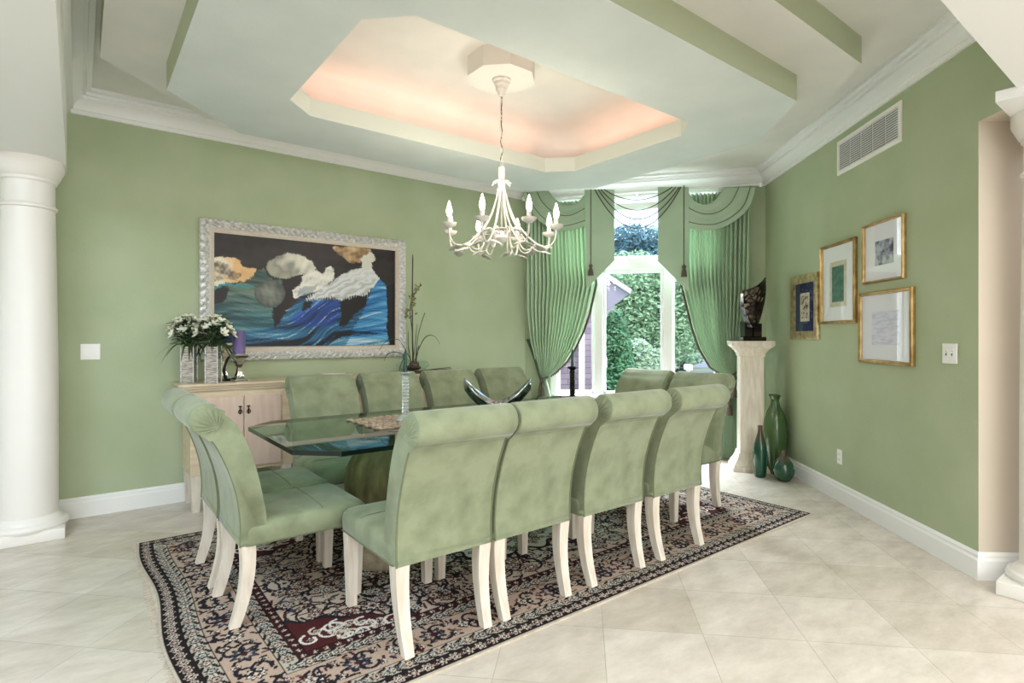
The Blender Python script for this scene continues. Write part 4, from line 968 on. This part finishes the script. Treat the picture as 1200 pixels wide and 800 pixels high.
# air vent, switches, outlet
a, b = rspan(982.5, 1057.8); vw, vh = b-a, .268
t = on_right('air_vent', 'white louvred air return grille high on the right wall', 'vent', (a+b)/2, 2.705)
bm = B(); frame_ring(bm, vw, vh, [(0, 0), (0, -.006), (.006, -.012), (.028, -.012), (.03, -.006), (.03, 0)]); obj('frame', bm, M['white'], t)
bm = B(); box(bm, -vw/2+.02, vw/2-.02, -.003, -.001, -vh/2+.02, vh/2-.02); obj('backing', bm, M['ventgap'], t)
pn = 5; pwid = (vw-.06)/pn
for k in range(pn):
    x0 = -vw/2+.03+k*pwid; bm = B(); n = 13
    for j in range(n):
        z = -vh/2+.036+(vh-.072)*j/(n-1); prism(bm, [(-.011, z-.0062), (-.004, z+.0045), (-.0028, z+.003), (-.0096, z-.0075)], YZ, x0+.009, x0+pwid-.006)
    obj('louvre_panel', bm, M['white'], t)
for k in range(1, pn):
    bm = B(); box(bm, -vw/2+.03+k*pwid-.0005, -vw/2+.03+k*pwid+.0035, -.006, -.003, -vh/2+.03, vh/2-.03); obj('divider', bm, M['white'], t)
def switch(t, rockers):
    bm = B(); box(bm, -.058, .058, -.007, 0, -.058, .058, .003); obj('plate', bm, M['white'], t)
    for s_ in (-1, 1):
        if rockers:
            bm = B(); prism(bm, [(-.007, -.034), (-.012, -.033), (-.008, .034), (-.006, .034)], YZ, s_*.023-.0165, s_*.023+.0165); obj('rocker', bm, M['white'], t)
        else:
            bm = B(); box(bm, s_*.023-.017, s_*.023+.017, -.0085, -.006, -.034, .034, .001); r_ = obj('insert', bm, M['white'], t)
            bm = B(); box(bm, s_*.023-.0045, s_*.023+.0045, -.0092, -.008, -.013, .013); obj('slot', bm, M['dark'], r_)
            bm = B(); prism(bm, [(-.009, .001), (-.02, .008), (-.019, .012), (-.009, .011)], YZ, s_*.023-.004, s_*.023+.004); obj('toggle', bm, M['white'], r_)
sx = at(1114, 414, R, AR)
switch(on_right('light_switch', 'white double toggle switch plate right of the framed pictures', 'light switch', sx[0], sx[1]), False)
t = thing('light_switch', 'white double rocker switch plate on the left wall beside the thick column', 'light switch', (at(106, 412, (0, LV), 0)[0], LV-.001, at(106, 412, (0, LV), 0)[1])); switch(t, True)
sx = at(984.5, 535, R, AR); t = on_right('power_outlet', 'white power outlet low on the right wall', 'outlet', sx[0], sx[1])
bm = B(); box(bm, -.035, .035, -.006, 0, -.057, .057, .003); obj('plate', bm, M['white'], t)
for z in (-.021, .021):
    bm = B(); box(bm, -.016, .016, -.009, -.005, z-.014, z+.014, .003); r_ = obj('receptacle', bm, M['white'], t)
    bm = B(); box(bm, -.007, -.005, -.0095, -.008, z-.004, z+.007); box(bm, .005, .007, -.0095, -.008, z-.004, z+.007); obj('slot', bm, M['dark'], r_)

# ================================================================== CURTAINS
def wp(px, py, off): return at(px, py, L, AW, off)
def wthing(name, label, cat, group=None): return thing(name, label, cat, (L[0], L[1], 0), AW, group)
RODZ = 2.872
rod = wthing('curtain_rod', 'white curtain rod with round finials above the window', 'curtain rod')
bm = B(); tube(bm, [(.03, -.16, RODZ), (LW-.075, -.16, RODZ)], .014, 12); obj('pole', bm, M['trim'], rod, 60)
for x in (.025, LW-.075):
    bm = B(); ellipsoid(bm, (x, -.16, RODZ), .03, .03, .03, 16, 10); lathe(bm, [(.02, -.012), (.02, .012)], 16, (0, 0, 0)) if False else None; obj('finial', bm, M['trim'], rod, 60)
for x in (.12, 1.28, LW-.16):
    bm = B(); box(bm, x-.012, x+.012, -.16, -.001, RODZ-.008, RODZ+.008); box(bm, x-.02, x+.02, -.006, -.0005, RODZ-.03, RODZ+.03, .003); obj('bracket', bm, M['trim'], rod)
def curtain(label, left, right, ztie, sgn, seed, tassel):
    """left/right: tables z -> x of the two edges (top to floor)"""
    t = wthing('curtain', label, 'curtain', 'sage drapes'); npl = 17
    def fn(a, b):
        z = 2.82*(1-b)+.02*b; xl, xr = lerp_table(left, z), lerp_table(right, z); w_ = xr-xl
        am = .012+.022*min(w_/.7, 1); ph = a*npl*2*PI+.6*math.sin(a*9+seed)
        k = 1-math.exp(-abs(z-ztie)/.16)
        y = -.098-.02*(1-k)-1.75*am*(.4+.6*k)*(2*abs(math.sin(ph*.5))**.55-1.2)*(1+.25*math.sin(a*23+seed))+.03*(1-k)*math.cos((a-.5)*PI)*-1
        x = xl+w_*a+.008*math.cos(ph)*min(w_, 1)
        return (x, y, z)
    bm = B(); grid(bm, fn, npl*14, 76); o = obj('panel', bm, M['curtain'], t, 180)
    # dark bead fringe on the opening edge
    e = 1 if sgn > 0 else 0; bm = B(); pts = []
    for k in range(90):
        z = lerp_table([(0, 2.0), (1, ztie+.03)], k/89); p = fn(e, (2.82-z)/2.80); pts.append((p[0]+sgn*.004, p[1]-.004, p[2]))
    tube(bm, pts, .006, 6)
    for i, p in enumerate(pts): ellipsoid(bm, (p[0]+sgn*.01, p[1]-.003, p[2]-.006), .010, .009, .010, 6, 4)
    o = obj('bead_fringe', bm, M['cord'], t, 60); o['label'] = 'dark bead fringe'
    return t
zc = lambda px, py: wp(px, py, .11)
TL = zc(637, 443); TR = zc(858, 443)
lt_left = [(.02, .11), (TL[1]-.3, .10), (TL[1]-.1, TL[0]-.055), (TL[1], TL[0]-.035), (TL[1]+.12, TL[0]-.075), (TL[1]+.45, .085), (1.6, .05), (2.9, .04)]
oe = [(697, 332), (689, 368), (682, 389), (673, 408), (663, 424), (650, 437), (640, 443)]
lt_right = [(.02, TL[0]+.14), (TL[1]-.3, TL[0]+.10), (TL[1]-.06, TL[0]+.05)]+[(zc(*p)[1], zc(*p)[0]) for p in oe[::-1]]+[(2.1, .80), (2.9, .76)]
curtain('left sage drape pulled to the wall by a dark tieback, beside the far row chairs', lt_left, lt_right, TL[1], 1, 1, TL)
oe = [(799, 332), (805, 357), (812, 385), (820, 408), (833, 430), (848, 440), (854, 443)]
rt_left = [(.02, TR[0]-.12), (TR[1]-.3, TR[0]-.09), (TR[1]-.06, TR[0]-.05)]+[(zc(*p)[1], zc(*p)[0]) for p in oe[::-1]]+[(2.1, zc(798, 320)[0]), (2.9, zc(800, 230)[0])]
xr = zc(880, 300)[0]
rt_right = [(.02, TR[0]+.09), (TR[1]-.3, TR[0]+.08), (TR[1], TR[0]+.035), (TR[1]+.12, TR[0]+.07), (TR[1]+.5, xr-.07), (1.8, xr-.02), (2.9, xr)]
curtain('right sage drape gathered behind the white pedestal and sculpture', rt_left, rt_right, TR[1], -1, 2, TR)
# tiebacks and tassels
def tassel(bm, x, y, z, l, r):
    lathe(bm, [(.002, 0), (r*.6, -l*.08), (r*.75, -l*.2), (r*.45, -l*.34), (r*.5, -l*.38), (r*.85, -l*.6), (r, -l), (r*.7, -l*1.01)], 14, (x, y, z))
def tieback(label, hook, tie, seed):
    t = wthing('curtain_tieback', label, 'tieback', 'curtain tiebacks')
    bm = B(); P = smoothline([(hook[0], -.02, hook[1]), ((hook[0]+tie[0])/2, -.12, (hook[1]*.52+tie[1]*.48)), (tie[0]-.03, -.185, tie[1]+.02), (tie[0], -.19, tie[1]), (tie[0]+.045, -.165, tie[1]+.005), (tie[0]+.05, -.12, tie[1]+.02)], 5)
    tube(bm, P, .013, 8); obj('cord', bm, M['tieband'], t, 60)
    bm = B(); lathe(bm, [(.02, -.004), (.02, .004)], 12, (hook[0], -.012, hook[1])); box(bm, hook[0]-.008, hook[0]+.008, -.02, -.0005, hook[1]-.008, hook[1]+.008); obj('hook', bm, M['iron'], t, 40)
    bm = B(); tube(bm, [(tie[0], -.195, tie[1]), (tie[0]+.006, -.20, tie[1]-.03)], .006, 6); tassel(bm, tie[0]+.006, -.20, tie[1]-.025, .17, .034); obj('tassel', bm, M['cord'], t, 50)
    bm = B(); tube(bm, [(tie[0]-.02, -.195, tie[1]-.0), (tie[0]-.035, -.195, tie[1]-.12), (tie[0]-.04, -.19, tie[1]-.20)], .005, 6); tassel(bm, tie[0]-.04, -.19, tie[1]-.19, .19, .036); obj('tassel', bm, M['cord'], t, 50)
    return t
hk = wp(612, 398, .02); tieback('dark cord tieback holding the left drape', (max(hk[0], .035), hk[1]), TL, 1)
tieback('dark cord tieback with tassels on the right drape by the pedestal', (TR[0]+.17, TR[1]+.18), TR, 2)
# swags
def swag(label, up, lo, off, mirror):
    """up, lo: picture polylines of the upper and lower edges, left to right"""
    t = wthing('swag', label, 'valance', 'valance swags')
    U = smoothline([(*wp(p[0], p[1], off), 0) for p in up], 8); Lo = smoothline([(*wp(p[0], p[1], off), 0) for p in lo], 8)
    def samp(P, a):
        d = [0]
        for p, q in zip(P, P[1:]): d.append(d[-1]+(q-p).length)
        x = a*d[-1]
        for i in range(len(P)-1):
            if x <= d[i+1] or i == len(P)-2:
                f = (x-d[i])/max(d[i+1]-d[i], 1e-6); return P[i].lerp(P[i+1], f)
    def fn(a, b):
        p, q = samp(U, a), samp(Lo, a); m = p.lerp(q, b); y = -off-.03*b*math.sin(PI*a)-.015*math.sin(PI*b)*math.sin(PI*a)-.008*math.sin(b*PI*6)*math.sin(PI*a)-.006
        return (m.x, y, m.y)
    bm = B(); grid(bm, fn, 44, 26); o = obj('drape', bm, M['valance'], t, 180); solid(o, .006, 1)
    for b in (.45, .82):
        bm = B(); tube(bm, [(fn(k/40, b)[0], fn(k/40, b)[1]-.010, fn(k/40, b)[2]) for k in range(41)], .0038, 6); o = obj('cord_trim', bm, M['cord'], t, 60); o['label'] = 'dark cord trim'
    return t
swag('left sage swag draped over the rod behind the chandelier bulbs', [(643, 224), (650, 233), (660, 239), (668, 241), (678, 237), (688, 225)], [(613, 226), (620, 243), (632, 259), (648, 269), (664, 271), (688, 265)], .185, False)
swag('right sage swag draped over the rod next to the green wall', [(805, 222), (811, 233), (819, 239), (828, 240), (838, 234), (849, 220)], [(805, 268), (822, 270.5), (842, 269), (862, 259), (878, 243), (886, 219)], .185, True)
def jabot(label, pts, off, cx, tz):
    t = wthing('jabot', label, 'valance', 'flat valance panels')
    q = [wp(px, py, off) for px, py in pts]
    bm = B(); prism(bm, q, lambda a, b, t_: (a, t_, b), -off-.004, -off+.004, .001, 1); obj('panel', bm, M['valance'], t)
    x, z = wp(cx, tz, off); bm = B(); tube(bm, [(x, -off-.009, q[0][1]-.003), (x, -off-.009, z)], .005, 6); tassel(bm, x, -off-.018, z+.008, .13, .03); o = obj('tassel', bm, M['cord'], t, 50); o['label'] = 'dark cord with tassel'
    return t
jabot('left flat sage valance panel with slanted hem, tassel beside the window', [(685, 222), (720, 222), (720, 305), (687, 339)], .225, 692.5, 310)
jabot('right flat sage valance panel with slanted hem, tassel in front of the right drape', [(771, 219), (807, 219), (807, 342), (771, 306)], .225, 801.5, 311)
cs = thing('cord_garland', 'dark looped cords hanging across the window top between the flat panels', 'cords', (L[0], L[1], 0), AW)
for k, (xa, xb, yb) in enumerate(((708, 788, 234.5), (704, 792, 246.5), (701, 796, 257), (697, 798, 267.5))):
    a_, b_ = wp(xa, 222, .24), wp(xb, 219, .24); mid = wp(745, yb, .24); bm = B()
    tube(bm, [(a_[0]+(b_[0]-a_[0])*i/40, -.245, (a_[1]+(b_[1]-a_[1])*i/40)-4*(i/40)*(1-i/40)*((a_[1]+b_[1])/2-mid[1])) for i in range(41)], .0055, 6); obj('cord', bm, M['cord'], cs, 60)

# ================================================================== PEDESTAL, SCULPTURE, VASES
pa = W2(2.34, 5.5)
pd = thing('display_pedestal', 'tall square white wood pedestal with flared cap in the right corner', 'pedestal', (pa[0], pa[1], 0), AW)
sq = lambda h, z: [(a*h, b*h, z) for a, b in ((-1, -1), (1, -1), (1, 1), (-1, 1))]
bm = B(); loft(bm, [sq(.106, .17), sq(.106, 1.12)], True, True, True); obj('shaft', bm, M['bleach'], pd)
bm = B(); loft(bm, [sq(.18, 0), sq(.18, .035), sq(.172, .04), sq(.168, .06), sq(.14, .10), sq(.123, .14), sq(.118, .165), sq(.107, .175)], True, True, True); obj('base', bm, M['bleach'], pd)
bm = B(); loft(bm, [sq(.107, 1.10), sq(.118, 1.115), sq(.118, 1.135), sq(.128, 1.15), sq(.15, 1.18), sq(.182, 1.205), sq(.19, 1.215), sq(.19, 1.255)], True, True, True); obj('cap', bm, M['bleach'], pd)
sc = thing('pierced_sculpture', 'black pierced metal abstract sculpture on the white pedestal', 'sculpture', (pa[0]-.015, pa[1]-.02, 1.2555), -YAW+.05)
bm = B(); box(bm, -.115, .115, -.075, .075, 0, .04, .004); obj('plinth', bm, M['blackgloss'], sc)
bm = B(); box(bm, -.09, -.012, -.05, .05, .04, .19, .004); box(bm, .004, .085, -.045, .045, .04, .17, .004); obj('support', bm, M['blackgloss'], sc)
rs = np.random.RandomState(21); seeds = rs.rand(46, 2)
def shell(a, b):
    # outline: narrow foot, belly, slanted top rising to a point on the right
    z = .13+b*(.36+.13*a**1.4)
    lft = -.035-.065*math.sin(PI/2*min(b*1.5, 1))+.02*max(b-.7, 0); rgt = .045+.085*math.sin(PI/2*min(b*1.25, 1))
    x = lft+(rgt-lft)*a; return (x, -.02-.075*math.sin(PI*a)*(.4+.6*b), z)
bm = B(); NU, NV = 60, 84; V = grid(bm, shell, NU, NV); kill = []
for f in bm.faces:
    pass
bm.faces.ensure_lookup_table()
for j in range(NV):
    for i in range(NU):
        a, b = (i+.5)/NU, (j+.5)/NV; d = np.sort(np.hypot((seeds[:, 0]-a)*1.0, (seeds[:, 1]-b)*2.0))
        if d[1]-d[0] > .055 and .05 < a < .95 and .04 < b < .96: kill.append(bm.faces[j*NU+i])
bmesh.ops.delete(bm, geom=kill, context='FACES'); o = obj('pierced_shell', bm, M['blackmetal'], sc, 60); solid(o, .014)
bm = B(); grid(bm, lambda a, b: (shell(a, b)[0]*.95+.003, .04-.02*math.sin(PI*a), .15+(shell(a, b)[2]-.13)*.9), 24, 30)
M['bronze'] = mat('pale_bronze', 'b5a488', .4, .4, col2='d9d0bd', nscale=16, lo=.4, hi=.65); o = obj('inner_shell', bm, M['bronze'], sc, 60); solid(o, .01)  # pale tan mottling that shows through the pierced holes
bm = B(); grid(bm, lambda a, b: (-.135-.012*math.sin(PI*b)+.035*a*(1-.4*b)+.075*(1-b)**2, -.06-.02*a, .13+b*.33), 6, 30); M['chrome'] = mat('worn_chrome', 'b9bdc4', .2, 1, col2='2b2a2c', nscale=22, lo=.42, hi=.6); o = obj('side_blade', bm, M['chrome'], sc, 60); solid(o, .014)

def lathe_vase(name, label, x, y, prof, m, neck=None, seg=40):
    a = W2(x, y); bm = B(); lathe(bm, prof, seg, cap1=False); o = obj(name, bm, m, None, 60, (a[0], a[1], 0)); tag(o, label, 'vase', None); return o
lathe_vase('floor_vase', 'tall olive green vase with flared lip in the corner by the baseboard', 2.505, 5.33,
           [(.07, 0), (.075, .01), (.09, .12), (.105, .28), (.108, .40), (.098, .50), (.075, .58), (.045, .64), (.036, .69), (.045, .725), (.062, .745), (.055, .745), (.03, .70), (.03, .66)], M['greenglaze'])
lathe_vase('bottle_vase', 'slender dark green bottle vase with brown neck, beside the pedestal', 2.30, 5.19,
           [(.045, 0), (.05, .008), (.062, .12), (.064, .22), (.055, .30), (.036, .36), (.022, .41), (.019, .455), (.024, .475), (.018, .475), (.012, .45), (.012, .42)], M['glazeA'])
lathe_vase('gourd_vase', 'squat round dark green vase with short brown neck, frontmost by the wall', 2.44, 5.03,
           [(.04, 0), (.06, .01), (.088, .06), (.094, .105), (.08, .16), (.05, .20), (.025, .225), (.018, .255), (.023, .275), (.017, .275), (.012, .255), (.012, .235)], M['glazeB'])

# ================================================================== CHANDELIER
cx, cy = CU, CV
ch = thing('chandelier', 'cream eight-arm candle chandelier with leaves hanging under the ceiling tray', 'chandelier', (cx, cy, 3.0))
Z = lambda z: z-3.0
bm = B(); lathe(bm, [(.062, 0), (.062, -.012), (.05, -.02), (.048, -.04), (.04, -.046), (.038, -.07), (.026, -.082), (.02, -.105), (.006, -.11)], 28); obj('canopy', bm, M['chand'], ch, 35)
bm = B(); z = -.105; k = 0
while z > Z(2.425):
    pts = []
    for i in range(14):
        a = 2*PI*i/14; q = (.0085*math.cos(a), 0, .017*math.sin(a)); pts.append((q[0], 0, z-.012+q[2]) if k % 2 == 0 else (0, q[0], z-.012+q[2]))
    tube(bm, pts, .0022, 6, closed=True); z -= .027; k += 1
obj('chain', bm, M['chand'], ch, 60)
bm = B(); tube(bm, [(.005*math.sin(i*.9), .005*math.cos(i*.7), -.1-(.1+Z(2.41))*-1*i/30 if False else -.1+(Z(2.41)+.1)*i/30) for i in range(31)], .0035, 6); obj('cable', bm, M['chain'], ch, 60)
bm = B(); lathe(bm, [(.008, Z(2.43)), (.02, Z(2.42)), (.022, Z(2.36)), (.018, Z(2.34)), (.026, Z(2.32)), (.02, Z(2.29)), (.03, Z(2.275)), (.012, Z(2.26))], 20); obj('top_hub', bm, M['chand'], ch, 40)
bm = B()
def chleaf(bm, p, d, l, w_, droop, lobes=True):
    d = Vector(d).normalized(); sd = d.cross(Vector((0, 0, 1))).normalized(); rows = []
    for i in range(9):
        f = i/8; c_ = Vector(p)+d*l*f+Vector((0, 0, -droop*f*f)); ww = w_*math.sin(PI*(.06+.93*f))*(1+.28*math.cos(f*PI*5)*(1 if lobes else 0)); rows.append([tuple(c_-sd*ww+Vector((0, 0, -.25*ww))), tuple(c_), tuple(c_+sd*ww+Vector((0, 0, -.25*ww)))])
    loft(bm, rows, closed=False)
for k in range(6): a = k*PI/3; chleaf(bm, (.015*math.cos(a), .015*math.sin(a), Z(2.335)), (math.cos(a), math.sin(a), .3), .06, .014, .05, False)
o = obj('crown_leaves', bm, M['chand'], ch, 60); solid(o, .003)
bm = B(); lathe(bm, [(.006, Z(2.26)), (.006, Z(2.0)), (.02, Z(1.99)), (.04, Z(1.965)), (.045, Z(1.95)), (.03, Z(1.93)), (.012, Z(1.915)), (.014, Z(1.905)), (.002, Z(1.895))], 20); obj('lower_hub', bm, M['chand'], ch, 40)
for k in range(8):
    a = math.radians(-100+45*k); d = Vector((math.cos(a), math.sin(a), 0)); P = lambda r, z_: (d.x*r, d.y*r, Z(z_))
    bm = B(); tube(bm, smoothline([P(.018, 2.29), P(.04, 2.20), P(.085, 2.08), P(.16, 1.975), P(.25, 1.895), P(.325, 1.885), P(.365, 1.93), P(.37, 2.0)], 6), .0058, 8)
    tube(bm, smoothline([P(.03, 1.95), P(.055, 2.0), P(.10, 2.01), P(.125, 1.96), P(.13, 1.90), P(.165, 1.865), P(.21, 1.875), P(.235, 1.91)], 5), .005, 8)
    arm = obj('arm', bm, M['chand'], ch, 60)
    x, y, _ = P(.37, 0)
    bm = B(); lathe(bm, [(.006, Z(1.985)), (.02, Z(1.99)), (.042, Z(2.003)), (.048, Z(2.018)), (.044, Z(2.018)), (.018, Z(2.004)), (.004, Z(2.004))], 20, (x, y, 0)); obj('drip_pan', bm, M['chand'], arm, 40)
    bm = B(); lathe(bm, [(.0135, Z(2.004)), (.0135, Z(2.055))], 14, (x, y, 0)); obj('candle_sleeve', bm, M['chand'], arm, 40)
    bm = B(); lathe(bm, [(.008, Z(2.055)), (.015, Z(2.07)), (.0185, Z(2.088)), (.017, Z(2.105)), (.010, Z(2.13)), (.004, Z(2.15)), (.001, Z(2.157))], 16, (x, y, 0)); obj('bulb', bm, M['bulb'], arm, 60)
    bm = B(); sd = Vector((-d.y, d.x, 0))
    chleaf(bm, P(.24, 1.90), d*.4+sd, .10, .034, .035); chleaf(bm, P(.31, 1.885), d*.3-sd, .09, .03, .03); chleaf(bm, P(.13, 1.99), sd+Vector((0, 0, .2)), .085, .03, .02)
    o = obj('leaves', bm, M['chand'], arm, 60); solid(o, .003)
    lamp('bulb_light', 'POINT', (cx+d.x*.37, cy+d.y*.37, 2.19), BULB_W, (1, .9, .76), radius=.03)
